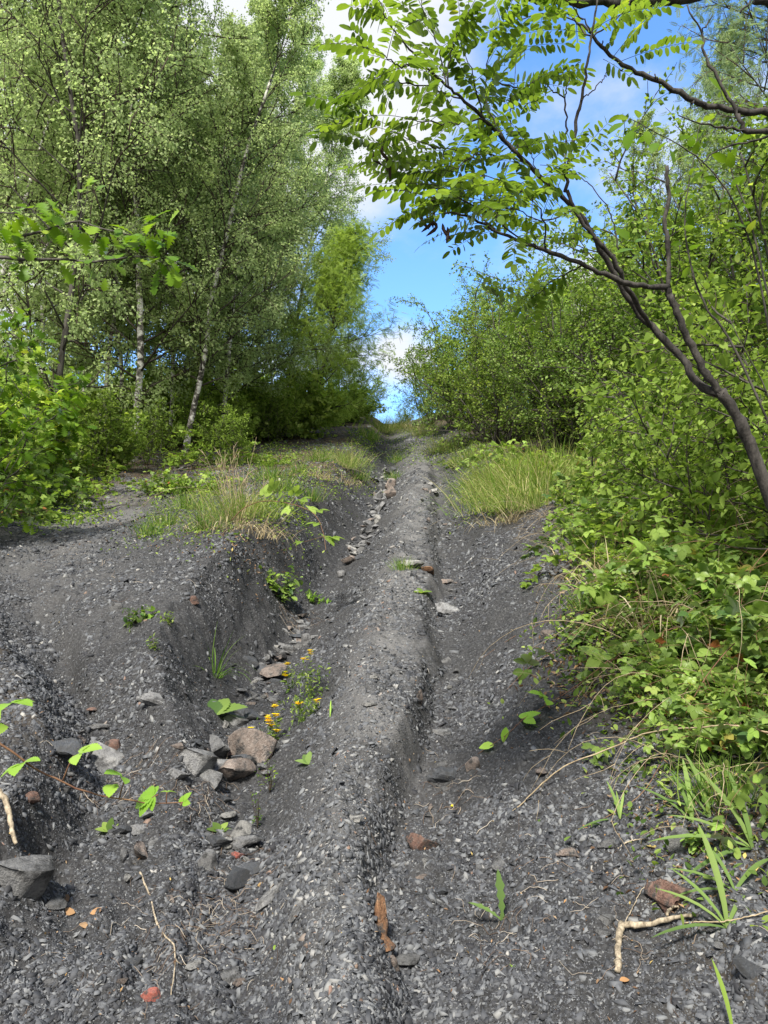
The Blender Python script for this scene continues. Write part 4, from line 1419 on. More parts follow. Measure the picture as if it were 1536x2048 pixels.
    (236, 1222, 30, 'block', 'rock_grey', .1, (.0, 0), .3, .7, .7, 'pinkish grey stone next to the round-leaved plant'),
    (386, 1207, 22, 'block', 'rock_rust', .1, (.0, 0), .3, .9, .8, 'small pink stone on the left bank'),
    (187, 1421, 22, 'block', 'rock_rust', .1, (.0, 0), .3, .9, .8, 'small pink stone in the left channel'),
    (200, 1462, 42, 'slab', 'rock_grey', .1, (.0, 0), .2, .6, .9, 'thin grey slate above the long leaning slab'),
    (312, 1402, 76, 'slab', 'rock_grey', -.1, (.0, .2), .55, .7, 1.2, 'slate layer half buried in the nose of the left mound'),
    (1098, 1270, 26, 'block', 'rock_tan', .1, (.0, 0), .3, .6, .7, 'small tan stone under the thin red canes'),
    (838, 1408, 48, 'slab', 'rock_tan', 1.9, (.4, .9), .3, .6, 1.2, 'tan slate on edge in the wall of the right rut'),
    (884, 1472, 36, 'slab', 'rock_grey', .3, (.1, .1), .2, .8, 1.2, 'grey slate in the middle of the right rut'),
    (888, 1560, 60, 'slab', 'rock_dark', .1, (.1, .1), .2, .8, 2.2, 'black shale outcrop in the right rut'),
    (740, 1412, 32, 'slab', 'rock_pale', .4, (.0, .0), .2, .7, .9, 'light chip on the crest of the ridge'),
]
for h in HERO:
    u, v, w, kind, mat, rz, tl, sk, asp, hg, lab = h
    stone(u, v, w, kind, mat, rz, tl, sk, asp, hg, lab, 'larger stones along the gullies')


ANCH = [(702, 1128, 'the pale tan stone at the bend'), (566, 1302, 'the slab bridging the gully'), (545, 1355, 'the brownish block by the flowers'), (597, 1276, 'the blue-grey stone under the twigs'),
        (462, 1568, 'the largest brownish block'), (508, 1520, 'the upright brownish block'), (433, 1500, 'the wedge on the stone pile'), (392, 1535, 'the grey block of the stone pile'), (470, 1443, 'the pale grey stone upstream of the pile'),
        (470, 1775, 'the dark elongated stone'), (490, 1697, 'the stacked grey slab'), (455, 1640, 'the whitish stone'), (208, 1530, 'the long leaning slab'), (283, 1712, 'the elongated tan stone'), (118, 1505, 'the flat bluish slab'),
        (895, 1232, 'the pale slab in the rut'), (893, 1166, 'the flat pinkish slab'), (848, 1702, 'the rusty stone'), (948, 1538, 'the brown stone in the rut'), (888, 1560, 'the black shale outcrop'), (885, 1792, 'the dark stone in the rut'),
        (757, 1850, 'the upright ochre rock'), (884, 1472, 'the grey slate in the rut'), (685, 935, 'the lone pale grass tuft'), (790, 960, 'the tuft inside the upper gully'), (723, 1102, 'the grey stone above the bend')]
USED = set()


def near_label(u, v, w, kind, mat):
    ds = sorted((math.hypot(u - a[0], v - a[1]), a) for a in ANCH)
    colr = {'rock_grey': 'grey', 'rock_tan': 'tan', 'rock_dark': 'dark', 'rock_pale': 'pale'}[mat]
    shp = {'slab': 'flat chip', 'block': 'blocky stone', 'long': 'narrow stone', 'round': 'round stone'}[kind]
    for d, a in ds[:4]:
        ang = math.degrees(math.atan2(a[1] - v, u - a[0])) % 360
        dirs = ['right of', 'above and right of', 'above', 'above and left of', 'left of', 'below and left of', 'below', 'below and right of'][int((ang + 22.5) // 45) % 8]
        far = 'close ' if d < 45 else ('' if d < 110 else 'well ')
        for size in ([('tiny', 'little')[int(u) % 2]] if w < 18 else ['small', 'fair-sized'] if w < 26 else ['larger', 'broad']):
            lab = f'{size} {colr} {shp} {far}{dirs} {a[2]}'
            if len(lab.split()) > 16:
                lab = lab.replace('and right ', '').replace('and left ', '')
            if lab not in USED:
                USED.add(lab)
                return lab
    return lab


def rubble():
    r = np.random.default_rng(33)

    def run(pts, spread, n, wr, lab, group, mats):
        pts = np.array(pts, float)
        for i in range(n):
            t = r.random() * (len(pts) - 1)
            k = int(t)
            p = pts[k] * (1 - t + k) + pts[min(k + 1, len(pts) - 1)] * (t - k)
            u = p[0] + r.normal(0, spread[0])
            v = p[1] + r.normal(0, spread[1])
            w = 1.3 * r.uniform(*wr) * (0.55 + .45 * (v - 850) / 1000) * (1 - r.random() * .4)
            kd, mt = ('slab', 'slab', 'block', 'long')[r.integers(0, 4)], mats[r.integers(0, len(mats))]
            stone(u, v, w, kd, mt, r.uniform(0, 3.1), (r.normal(0, .3), r.normal(0, .3)), .25, r.uniform(.6, 1), r.uniform(.7, 1.2), near_label(u, v, w, kd, mt), group, r.integers(0, 5))
    g = ['rock_grey', 'rock_grey', 'rock_grey', 'rock_tan', 'rock_dark', 'rock_pale']
    run([(700, 1120), (728, 1075), (745, 1035), (765, 985), (780, 950)], (10, 8), 66, (24, 42), 'small angular stone in the rubble of the upper left gully', 'rubble in the upper left gully', g)
    run([(500, 1345), (560, 1310), (605, 1270)], (24, 16), 38, (22, 40), 'small dark or grey stone in the gully between yellow flowers and dead twigs', 'rubble beside the yellow flowers', g)
    run([(470, 1450), (520, 1400), (545, 1370)], (24, 16), 32, (16, 34), 'small stone in the gully between stone pile and brownish block', 'rubble above the stone pile', g)
    run([(410, 1490), (470, 1530), (520, 1560)], (36, 26), 20, (18, 36), 'small stone filling the gaps of the stone pile', 'small stones in the pile', g)
    run([(460, 1650), (480, 1700), (500, 1730)], (32, 22), 18, (14, 34), 'small stone around the stacked slabs in the lower gully', 'small stones round the stacked slabs', g)
    run([(690, 1700), (720, 1500), (760, 1300), (800, 1120), (825, 1000)], (26, 20), 16, (12, 22), 'small stone on the ridge', 'small stones on the ridge', g)
    run([(130, 1440), (150, 1500), (270, 1640), (300, 1730)], (44, 30), 18, (14, 34), 'small stone in the left channel', 'small stones in the left channel', g)
    run([(870, 955), (878, 1010), (893, 1120), (905, 1260), (895, 1420), (890, 1560), (870, 1720), (830, 1900)], (15, 22), 62, (12, 30), 'small stone on the floor of the right rut', 'small stones in the right rut', g)


rubble()


# ------------------------------------------------------------------ traced woody things, each at its own distance
def spline(pts, n=24):
    """smooth line through points"""
    p = np.asarray(pts, float)
    if len(p) == 2:
        t = np.linspace(0, 1, n)[:, None]
        return p[0] * (1 - t) + p[1] * t
    q = np.concatenate([[2 * p[0] - p[1]], p, [2 * p[-1] - p[-2]]])
    out_ = []
    T = np.linspace(0, len(p) - 1 - 1e-6, n)
    for t in T:
        i = int(t)
        f = t - i
        a, b, c, d = q[i], q[i + 1], q[i + 2], q[i + 3]
        out_.append(.5 * (2 * b + (c - a) * f + (2 * a - 5 * b + 4 * c - d) * f * f + (3 * b - a - 3 * c + d) * f ** 3))
    return np.array(out_)


def px(pts):
    """[(u, v, distance)] -> world points"""
    return [at(*p) for p in pts]


def knobbly(P, r0, r1, seed=0, amp=.12, bend=.0):
    r = np.random.default_rng(seed)
    n = len(P)
    rad = np.linspace(r0, r1, n) * (1 + amp * r.normal(size=n))
    return P + r.normal(0, bend, P.shape), rad


def pinnate(cb, P0, P1, npair=7, ll=.045, roll=0.0, sag=.15, mat=1, r=rng, tint=None, stem=0):
    """one compound robinia leaf: a thin stalk with paired oval leaflets"""
    P0, P1 = np.asarray(P0), np.asarray(P1)
    L = np.linalg.norm(P1 - P0)
    t = np.linspace(0, 1, 10)[:, None]
    C = P0 * (1 - t) + P1 * t + np.array([0, 0, 1.0]) * (sag * L * 4 * t * (1 - t) * .35)
    cb.tubes(C, np.linspace(.0011, .0006, 10)[None], 4, stem, .5)
    tt = np.repeat(np.linspace(.2, .93, npair), 2)
    side = np.tile([1.0, -1.0], npair)
    pos, T = along(C[None], np.zeros(len(tt), int), tt)
    up = np.array([math.sin(roll), 0, math.cos(roll)])
    Xs = unit(np.cross(T, up))
    Y = unit(Xs * side[:, None] + T * .28 + r.normal(0, .16, (len(tt), 3)) - np.array([0, 0, 1]) * r.uniform(.0, .35))
    Z = unit(up + r.normal(0, .3, (len(tt), 3)))
    Z = unit(Z - Y * (Z * Y).sum(1, keepdims=True))
    X = np.cross(Y, Z)
    base = r.uniform(.1, .8) if tint is None else tint
    sc = ll * (1 - .35 * np.abs(tt - .45)) * r.uniform(.85, 1.1, len(tt))
    cb.stamp(T_LEAFLET, pos + Y * .003, X, Y, Z, sc, mat, np.clip(base + r.normal(0, .08, len(tt)), 0, .95))
    Y = unit(T[-1:] + [[0, 0, -.2]])
    Z = unit(np.array([up]) - Y * (up * Y).sum(1, keepdims=True))
    cb.stamp(T_LEAFLET, C[-1:], np.cross(Y, Z), Y, Z, ll * 1.0, mat, float(base))


def robinia():
    r = np.random.default_rng(404)
    base = np.array([1.62, 2.75, 0.0])
    base[2] = gz(base[0], base[1]) - .08
    root = empty('robinia_tree', base)
    inv = -base
    mb, cb = MB(), MB()

    def br(pts, r0, r1, seed, n=26, k=8, bend=.0025, target=mb, mat=0):
        P, rad = knobbly(spline(pts, n), r0, r1, seed, .07, bend)
        target.tubes(P + inv, rad[None], k, mat, .5)
        return P
    foot = [base, base + [-.02, -.03, .35]]
    trunk = br(foot + px([(1536, 985, 2.62), (1488, 860, 2.58), (1440, 782, 2.55)]), .025, .0185, 1, 30, 10)
    s1 = br(px([(1442, 786, 2.55), (1403, 735, 2.53), (1368, 660, 2.5), (1343, 600, 2.48), (1334, 572, 2.47)]), .0145, .0110, 2)
    stub = br(px([(1334, 575, 2.47), (1337, 520, 2.46), (1331, 450, 2.44), (1337, 390, 2.42), (1333, 333, 2.40)]), .0085, .0065, 3)
    s2 = br(px([(1442, 790, 2.55), (1393, 765, 2.6), (1363, 715, 2.62), (1308, 660, 2.62), (1268, 612, 2.6), (1235, 560, 2.56), (1193, 485, 2.5), (1160, 432, 2.45), (1122, 390, 2.4)]), .0145, .0075, 4, 34)
    s3 = br(px([(1300, 650, 2.6), (1262, 590, 2.5), (1226, 520, 2.42), (1185, 470, 2.38), (1150, 420, 2.36), (1135, 380, 2.34)]), .0095, .006, 5)
    m1 = br(px([(1334, 574, 2.47), (1268, 570, 2.42), (1218, 552, 2.38), (1168, 530, 2.34), (1093, 502, 2.3), (1048, 487, 2.26), (988, 458, 2.2), (933, 432, 2.12), (888, 425, 2.06)]), .010, .0026, 6, 34)
    m2 = br(px([(1122, 390, 2.4), (1048, 325, 2.34), (1008, 280, 2.3), (968, 238, 2.25), (923, 197, 2.2), (893, 172, 2.15), (843, 125, 2.1), (798, 75, 2.05)]), .008, .0026, 7, 32)
    m3 = br(px([(1130, 385, 2.36), (1138, 325, 2.34), (1150, 250, 2.32), (1163, 200, 2.3), (1173, 135, 2.27), (1183, 75, 2.25), (1195, -10, 2.22)]), .0065, .0032, 8, 30)
    br(px([(1133, 345, 2.36), (1131, 280, 2.38), (1133, 235, 2.39), (1128, 196, 2.4), (1108, 186, 2.4), (1090, 170, 2.4)]), .004, .0018, 9)
    br(px([(1128, 196, 2.4), (1136, 170, 2.41), (1146, 145, 2.42), (1160, 120, 2.42)]), .0024, .0012, 10)
    br(px([(1163, 200, 2.3), (1195, 170, 2.3), (1218, 140, 2.3)]), .0024, .0012, 11)
    br(px([(1238, 500, 2.6), (1222, 430, 2.62), (1180, 370, 2.64), (1140, 340, 2.66)]), .0028, .0014, 12)
    twigs = [
        [(1048, 325, 2.34), (960, 305, 2.28), (870, 292, 2.2), (780, 262, 2.14)],
        [(1008, 280, 2.3), (975, 210, 2.3), (975, 130, 2.28), (1000, 60, 2.25)],
        [(923, 197, 2.2), (850, 172, 2.2), (775, 165, 2.16), (720, 185, 2.1)],
        [(893, 172, 2.15), (882, 110, 2.2), (855, 40, 2.2), (835, -30, 2.2)],
        [(968, 238, 2.25), (890, 248, 2.1), (815, 235, 2.0)],
        [(988, 458, 2.2), (930, 405, 2.3), (860, 375, 2.35), (800, 360, 2.4)],
        [(1048, 487, 2.26), (980, 430, 2.15), (910, 395, 2.05), (850, 392, 2.0)],
        [(1093, 502, 2.3), (1080, 420, 2.2), (1020, 370, 2.1), (960, 350, 2.0)],
        [(1183, 75, 2.25), (1120, 28, 2.3), (1050, 35, 2.3), (980, 62, 2.3)],
        [(1122, 390, 2.4), (1060, 378, 2.5), (1000, 392, 2.6), (930, 385, 2.7)],
        [(798, 75, 2.05), (770, 30, 2.0), (752, -20, 2.0)],
        [(843, 125, 2.1), (800, 130, 2.0), (760, 105, 1.95)],
        [(1188, 70, 2.25), (1150, 20, 2.2), (1100, -30, 2.1)],
        [(1183, 78, 2.25), (1230, 40, 2.25), (1270, -10, 2.25)],
        [(968, 238, 2.25), (950, 170, 2.2), (930, 100, 2.15)],
        [(1120, 392, 2.4), (1080, 350, 2.3), (1060, 300, 2.2)],
        [(985, 160, 2.28), (1040, 175, 2.35), (1110, 150, 2.4)],
        [(1168, 530, 2.34), (1110, 560, 2.4), (1060, 600, 2.45)],
        [(960, 305, 2.28), (920, 330, 2.2), (880, 350, 2.15)],
        [(893, 172, 2.15), (905, 90, 2.1), (940, 20, 2.05)],
        [(1048, 325, 2.34), (1020, 240, 2.4), (1030, 150, 2.45)],
        [(1150, 420, 2.36), (1090, 440, 2.3), (1030, 420, 2.2), (960, 400, 2.15)],
    ]
    for i, tw in enumerate(twigs):
        P = br(px(tw), .0030, .0012, 20 + i, 16, 5, .003, cb, 0)
        seg = np.linalg.norm(np.diff(P, axis=0), axis=1).sum()
        nl = max(5, int(seg / .040))
        t = np.linspace(.08, 1, nl)
        p, T = along(P[None], np.zeros(nl, int), t)
        for j in range(nl):
            sd = 1 if (j % 2) else -1
            side = unit(np.cross(T[j], [0, -.35, 1.0])) * sd
            d = unit(T[j] * .65 + side * .85 + np.array([0, r.normal(0, .5), r.normal(0.0, .28)]))
            if j == nl - 1:
                d = T[j]
            L = r.uniform(.13, .23)
            pinnate(cb, p[j] + inv, p[j] + d * L + np.array([0, 0, -.12 * L]) + inv, int(L / .0185), r.uniform(.032, .042), r.normal(0, .5), .2, 1, r)
    for (a, b) in [((1243, 122, 2.35), (1384, 84, 2.3)), ((1228, 112, 2.3), (1318, 14, 2.3)), ((1210, 105, 2.3), (1255, 20, 2.3)), ((1008, 205, 2.3), (1137, 125, 2.25)), ((1045, 96, 2.3), (1130, 88, 2.25)),
                   ((1160, 312, 2.35), (1217, 245, 2.3)), ((1080, 330, 2.35), (1155, 345, 2.3)), ((790, 258, 2.1), (606, 188, 2.05)), ((800, 300, 2.1), (640, 264, 2.05)), ((1206, 118, 2.3), (1262, 155, 2.3)),
                   ((880, 372, 2.15), (730, 372, 2.1)), ((900, 405, 2.1), (800, 436, 2.05)), ((770, 165, 2.1), (690, 215, 2.05)), ((752, 100, 2.0), (705, 60, 2.0)), ((890, 425, 2.06), (835, 445, 2.05)),
                   ((945, 560, 2.4), (1050, 600, 2.4)), ((1048, 600, 2.45), (1085, 532, 2.45)), ((1010, 620, 2.45), (970, 560, 2.45)), ((985, 458, 2.2), (905, 470, 2.15)), ((920, 345, 2.2), (780, 345, 2.15)),
                   ((765, 20, 2.0), (700, 12, 2.0)), ((880, 20, 2.2), (920, -40, 2.2)), ((840, 330, 2.1), (735, 325, 2.1)), ((1020, 300, 2.3), (1110, 285, 2.3))]:
        A, B = at(*a) + inv, at(*b) + inv
        L = np.linalg.norm(B - A)
        pinnate(cb, A, B, max(5, int(L / .0195)), r.uniform(.036, .044), r.normal(.2, .4), .12, 1, r)
    mb.build('trunk', M['bark_robinia'], root, smooth=True)
    cb.build('crown', [M['bark_robinia'], M['leaf_robinia']], root)
    pb = MB()
    for (u, v, y) in [(765, 300, 2.1), (772, 320, 2.1), (760, 308, 2.1), (780, 335, 2.12), (852, 440, 2.1), (862, 448, 2.1), (845, 435, 2.12), (885, 455, 2.1), (870, 432, 2.1), (895, 462, 2.1)]:
        a = at(u, v - 8, y) + inv
        c = spline([a, a + [r.normal(0, .01), 0, -.022], a + [r.normal(0, .015), 0, -.05]], 7)
        pb = MB()
        pb.tubes(c, np.array([[.001, .004, .0055, .0045, .0055, .004, .001]]), 6)
        pb.build('seed_pod', M['pod'], root, smooth=True)
    tag(root, 'robinia with feathered compound leaves leaning in from the right over the path', 'tree')


robinia()


def overhang():
    r = np.random.default_rng(9)
    base = np.array([2.9, 2.5, 0.0])
    base[2] = gz(base[0], base[1]) - .1
    root = empty('bare_tree', base)
    mb = MB()

    def br(pts, r0, r1, seed, n=24, k=8, bend=.004):
        P, rad = knobbly(spline(pts, n), r0, r1, seed, .10, bend)
        mb.tubes(P - base, rad[None], k, 0, .5)
        return P
    br([base, base + [.03, 0, 1.2], base + [-.05, .02, 2.4], base + [-.1, 0, 3.6]], .07, .05, 1)
    top = base + [-.07, 0, 2.7]
    br([top] + px([(1900, -10, 2.5), (1600, -45, 2.45), (1390, -8, 2.4), (1250, 6, 2.4), (1120, 2, 2.4), (1040, -8, 2.4), (900, -60, 2.4)]), .030, .008, 2, 40, 10)
    mid = base + [0, 0, 1.6]
    a = br([mid] + px([(1800, 300, 2.5), (1600, 235, 2.45), (1480, 222, 2.4), (1418, 212, 2.4), (1383, 200, 2.38), (1318, 162, 2.36), (1268, 143, 2.34), (1218, 107, 2.32), (1188, 75, 2.30), (1165, 50, 2.3), (1116, 14, 2.3)]), .014, .003, 3, 44, 8, .003)
    br(px([(1640, 300, 2.45), (1560, 262, 2.4), (1508, 264, 2.35), (1483, 247, 2.35), (1468, 212, 2.35), (1435, 158, 2.34), (1408, 100, 2.33), (1402, 62, 2.32), (1373, 8, 2.3)]), .011, .0022, 4, 36, 8, .003)
    br(px([(1404, 66, 2.32), (1415, 50, 2.32), (1425, 34, 2.32)]), .003, .0018, 5, 8)
    br(px([(1508, 264, 2.36), (1460, 258, 2.34), (1420, 250, 2.33), (1356, 230, 2.3)]), .005, .0018, 6, 14)
    br(px([(1560, 262, 2.4), (1500, 285, 2.42), (1440, 300, 2.44), (1400, 330, 2.45)]), .005, .0018, 7, 14)
    for (u, v, dx, dv) in [(1388, 200, -14, 14), (1316, 160, -10, -12), (1250, 135, -12, 8), (1440, 165, 14, -10), (1455, 190, -10, 4), (1200, 88, 12, -4)]:
        br(px([(u, v, 2.35), (u + dx * .6, v + dv, 2.35)]), .003, .0016, 11 + u, 5)
    br(px([(1480, 25, 2.4), (1495, 8, 2.4), (1505, -10, 2.4)]), .004, .003, 8, 8)
    br(px([(1640, -5, 2.4), (1570, 2, 2.4), (1530, 4, 2.4), (1508, 0, 2.4)]), .018, .012, 9, 10)
    mb.build('trunk', M['bark_robinia'], root, smooth=True)
    tag(root, 'dark limbs without leaves crossing the sky at the top right corner', 'bare tree')


overhang()


def place_leaf(cb, p, d, nrm, size, tmpl, mat=1, tint=.5):
    Y = unit(np.array([d], float))
    Z = unit(np.array([nrm], float))
    Z = unit(Z - Y * (Z * Y).sum(1, keepdims=True))
    cb.stamp(tmpl, np.array([p]), np.cross(Y, Z), Y, Z, size, mat, tint)


def leafy(name, base, stems, leafmat, tmpl, size, gap, seed, label, cat, barkmat='bark', r0=.008, r1=.0015, t0=.3, extra=(), lf_up=1.0):
    """stems: world point lists; leaves alternate along them from t0 on; extra: (u, v, distance, size px)"""
    r = np.random.default_rng(seed)
    base = np.array(base, float)
    root = empty(name, base)
    mb, cb = MB(), MB()
    for si, st in enumerate(stems):
        P, rad = knobbly(spline(st, 36), r0, r1, seed + si, .06, .0015)
        mb.tubes(P - base, rad[None], 7, 0, .5)
        seg = np.linalg.norm(np.diff(P, axis=0), axis=1).sum()
        n = int(seg * (1 - t0) / gap)
        t = np.linspace(t0, 1, n)
        p, T = along(P[None], np.zeros(n, int), t)
        for j in range(n):
            side = unit(np.cross(T[j], [0, 0, 1.0])) * (1 if j % 2 else -1)
            d = unit(T[j] * .5 + side * .8 + r.normal(0, .3, 3))
            q = p[j] + d * size * .35
            cb.tubes(np.stack([p[j], (p[j] + q) / 2, q]) - base, np.array([[.001, .0009, .0008]]), 4, 0, .5)
            place_leaf(cb, q - base, d + [0, 0, -.15], np.array([0, 0, lf_up]) + r.normal(0, .4, 3), size * r.uniform(.6, 1.2), tmpl, 1, r.uniform(.1, .95))
    allp = np.concatenate([spline(s, 60) for s in stems])
    extra = list(extra)
    for (u, v, y, wpx) in list(extra):
        for _ in range(2 if name == 'oak_sapling' else 0):
            extra.append((u + r.normal(0, 16), v + r.normal(0, 12), y + r.normal(0, .04), wpx * r.uniform(.6, 1)))
    for (u, v, y, wpx) in extra:
        q = at(u, v, y)
        k = np.argmin(np.linalg.norm(allp - q, axis=1))
        a = allp[k]
        s = wpx / FPX * y
        cb.tubes(spline([a, (a + q) / 2 + [0, 0, .004], q], 6) - base, np.full((1, 6), .0009), 4, 0, .5)
        d = unit(q - a + r.normal(0, .005, 3)) + r.normal(0, .2, 3)
        place_leaf(cb, q - base, d, np.array([0, -.35, 1.0]) + r.normal(0, .25, 3), s, tmpl, 1, r.uniform(.2, .9))
    mb.build('stem', M[barkmat], root, smooth=True)
    cb.build('foliage', [M[barkmat], M[leafmat]], root)
    tag(root, label, cat)
    return root


# oak reaching in from the left
ob = np.array([-2.75, 3.6, 0])
ob[2] = gz(ob[0], ob[1]) - .05
oe = [(300, 445, 3.3, 52), (268, 470, 3.3, 50), (312, 468, 3.25, 48), (276, 505, 3.3, 55), (322, 520, 3.3, 52), (318, 538, 3.3, 40), (352, 524, 3.3, 46), (290, 455, 3.3, 40), (250, 500, 3.3, 38), (20, 440, 3.4, 48), (48, 432, 3.4, 46), (72, 428, 3.4, 50),
      (95, 436, 3.4, 40), (150, 450, 3.4, 36), (118, 432, 3.4, 46), (12, 492, 3.4, 50), (60, 486, 3.4, 42), (98, 486, 3.4, 46), (36, 505, 3.4, 40), (50, 530, 3.4, 42), (150, 515, 3.4, 38), (172, 512, 3.4, 44), (190, 535, 3.4, 40), (180, 372, 3.4, 38), (165, 385, 3.4, 36), (300, 500, 3.3, 46), (335, 500, 3.3, 36)]
leafy('oak_sapling', ob, [
    [ob, ob + [.1, 0, 1.0], ob + [.3, -.05, 1.9]] + px([(-160, 500, 3.5), (-20, 474, 3.45), (50, 470, 3.43), (100, 458, 3.42), (152, 443, 3.4), (200, 456, 3.36), (252, 468, 3.32), (290, 480, 3.3)]),
    [ob + [.3, -.05, 1.7]] + px([(-160, 530, 3.5), (-20, 515, 3.45), (60, 519, 3.43), (120, 519, 3.42), (190, 524, 3.4), (262, 514, 3.35), (330, 516, 3.3)]),
    [ob + [.2, 0, 1.6]] + px([(-150, 470, 3.5), (-30, 430, 3.45), (60, 425, 3.4)])],
    'leaf_oak', T_OAK, .085, .075, 50, 'oak sapling reaching two thin twigs of lobed leaves in from the left edge', 'oak sapling', r0=.012, r1=.002, t0=.55, extra=oe)

O1 = bush('oak_shrub', 1.9, 1.8, 81, 9, 8, 5, 6, .095, T_OAK, 'leaf_oak', rad=.010, tints=(.1, .95), up=1.2)
O2 = bush('maple_shrub', 1.9, 1.7, 82, 9, 8, 5, 6, .085, T_MAPLE, 'leaf_hedge', rad=.010, tints=(.3, 1), up=1.1)
for (b, u, y, s, rz, lab) in [
        (O1, -110, 7.6, 1.2, 0, 'shrub with bright lobed oak leaves at the left edge'),
        (O2, -60, 9.6, 1.2, 1, 'maple-leaved shrub behind the oak shrub'),
        (O1, -80, 11.0, 1.7, 2.5, 'second oak-leaved shrub, taller, farther up the left edge'),
        (O2, 60, 12.5, .8, 3, 'maple-leaved shrub in front of the dark-trunked birch'),
        (O2, 200, 14.0, .8, 4.2, 'maple-leaved shrub between side path and thick birch')]:
    place(b, xy=uvd(u, y), s=s, rz=rz, label=lab, cat='shrub', group='lobed-leaf shrubs on the left')

# dogwood on the right, in front of the hedge
D1 = bush('dogwood_shrub', 2.7, 1.7, 83, 10, 9, 6, 8, .066, T_OVAL, 'leaf_fresh', rad=.008, tints=(0, .75), up=.9, t0=.1)
D2 = bush('dogwood_shrub', 2.3, 1.9, 84, 10, 9, 6, 9, .060, T_OVAL, 'leaf_hedge', rad=.008, tints=(.1, 1), up=.9, t0=.05)
for (b, u, y, s, rz, lab) in [
        (D1, 1500, 5.2, .85, 0, 'dogwood with oval bright leaves behind the robinia trunk'),
        (D2, 1400, 6.6, .68, 1.3, 'dogwood left of the robinia trunk'),
        (D1, 1680, 4.4, .95, 2.2, 'dogwood at the right edge reaching towards the blue sky'),
        (D2, 1310, 8.6, .7, 3.3, 'dogwood whose leaves meet the low robinia twigs'),
        (D1, 1420, 8.0, .95, 4.4, 'tall dogwood in the second row on the right'),
        (D2, 1590, 7.0, 1.25, 5.5, 'dogwood filling the right edge under the bare branches')]:
    place(b, xy=uvd(u, y), s=s, rz=rz, label=lab, cat='shrub', group='dogwoods on the right slope')

db = np.array([1.95, 3.3, 0])
db[2] = gz(db[0], db[1]) - .05
leafy('dogwood_sapling', db, [
    [db, db + [0, 0, .7]] + px([(1560, 760, 3.2), (1520, 560, 3.15), (1480, 430, 3.1), (1430, 350, 3.05), (1375, 300, 3.0), (1320, 270, 2.95), (1262, 238, 2.9)]),
    [db + [0, 0, .5]] + px([(1480, 720, 3.2), (1410, 610, 3.2), (1380, 520, 3.2), (1370, 430, 3.2), (1385, 330, 3.2), (1400, 250, 3.2)]),
    [db + [0, 0, .6]] + px([(1540, 600, 3.1), (1500, 440, 3.1), (1460, 330, 3.1), (1470, 270, 3.1)])],
    'leaf_oak', T_OVAL, .062, .075, 60, 'thin dogwood with a row of oval leaves set against the blue gap', 'sapling', r0=.006, r1=.0015, t0=.45,
    extra=[(1248, 246, 2.9, 44), (1262, 262, 2.9, 50), (1292, 262, 2.9, 34), (1312, 286, 2.9, 36), (1340, 300, 2.95, 34), (1440, 180, 3.0, 40), (1455, 205, 3.0, 40), (1270, 500, 3.0, 50), (1298, 480, 3.0, 46), (1256, 480, 3.0, 44)])

# lacy tree and pale birch behind, upper right
L1 = tree('rowan_tree', 'rowan', 9.5, .09, (-.06, 0), 85, 34, .2, .32, 30, .1, 8, 6, 5, .16, T_PINNATE, 'leaf_birch_far', 'bark', .2, -.3, tints=(.2, .9), up=1.0)
place(L1, xy=uvd(1680, 10.5), s=1.0, rz=1, label='lacy tree with small feathered leaves in the upper right corner', cat='tree')
for (b, u, y, s, rz, lab) in [(B2, 1470, 22, .78, 2.0, 'pale birch rising behind the hedge in front of the right-hand sky'), (B1, 1650, 19, .82, 4.0, 'birch at the right edge behind the lacy tree'), (B3, 1330, 29, .62, 2.6, 'small birch top showing over the yellow-green shrub')]:
    place(b, xy=uvd(u, y), s=s, rz=rz, label=lab, cat='birch tree', group='birches on the right')


# ------------------------------------------------------------------ canes, sticks and small plants on the shale
def ground_line(pts, lift_scale=1.0):
    out_ = []
    for q in pts:
        p = hit(q[0], q[1])
        out_.append(p + np.array([0, 0, q[2] if len(q) > 2 else .004]))
    return out_


def cane(name, world_pts, r0, r1, mat, label, cat, leaves=(), leafmat='leaf_lime', seed=0, n=40, group=None, forks=()):
    """leaves: (u, v, width px, template, distance or None)"""
    r = np.random.default_rng(seed)
    base = np.array(world_pts[0])
    P, rad = knobbly(spline(world_pts, n), r0, r1, seed, .08, .0008)
    mb = MB()
    mb.tubes(P - base, rad[None], 7, 0, .5)
    for fk in forks:
        Q, rd = knobbly(spline(fk, 12), r1 * 1.3, r1 * .5, seed + 3, .08, .0008)
        mb.tubes(Q - base, rd[None], 5, 0, .5)
    if not leaves:
        o = mb.build(name, M[mat], smooth=True)
        o.location = base
        return tag(o, label, cat, group)
    root = empty(name, base)
    cb = MB()
    for (u, v, w, tm, y) in leaves:
        if y is None:
            d = np.linalg.norm(P - EYE, axis=1)
            uu = np.array([768 + FPX * (p[0]) / (p[1] * math.cos(PITCH) + (p[2] - 1.5) * math.sin(PITCH)) for p in P])
            y = P[np.argmin(np.abs(uu - u)), 1]
        q = at(u, v, y)
        k = np.argmin(np.linalg.norm(P - q, axis=1))
        a = P[k]
        s = w / FPX * y
        dirn = unit((q - a) * [1, 1, .4] + r.normal(0, .01, 3) + 1e-4)
        q0 = q - dirn * s * .35
        cb.tubes(spline([a, (a + q0) / 2 + [0, 0, .003], q0], 6) - base, np.full((1, 6), .0015), 4, 0, .5)
        place_leaf(cb, q0 - base, dirn + [0, 0, .1], np.array([0, -.45, .95]) + r.normal(0, .25, 3), s, tm, 1, r.uniform(.2, .9))
    mb.build('cane', M[mat], root, smooth=True)
    cb.build('foliage', [M[mat], M[leafmat]], root)
    return tag(root, label, cat, group)


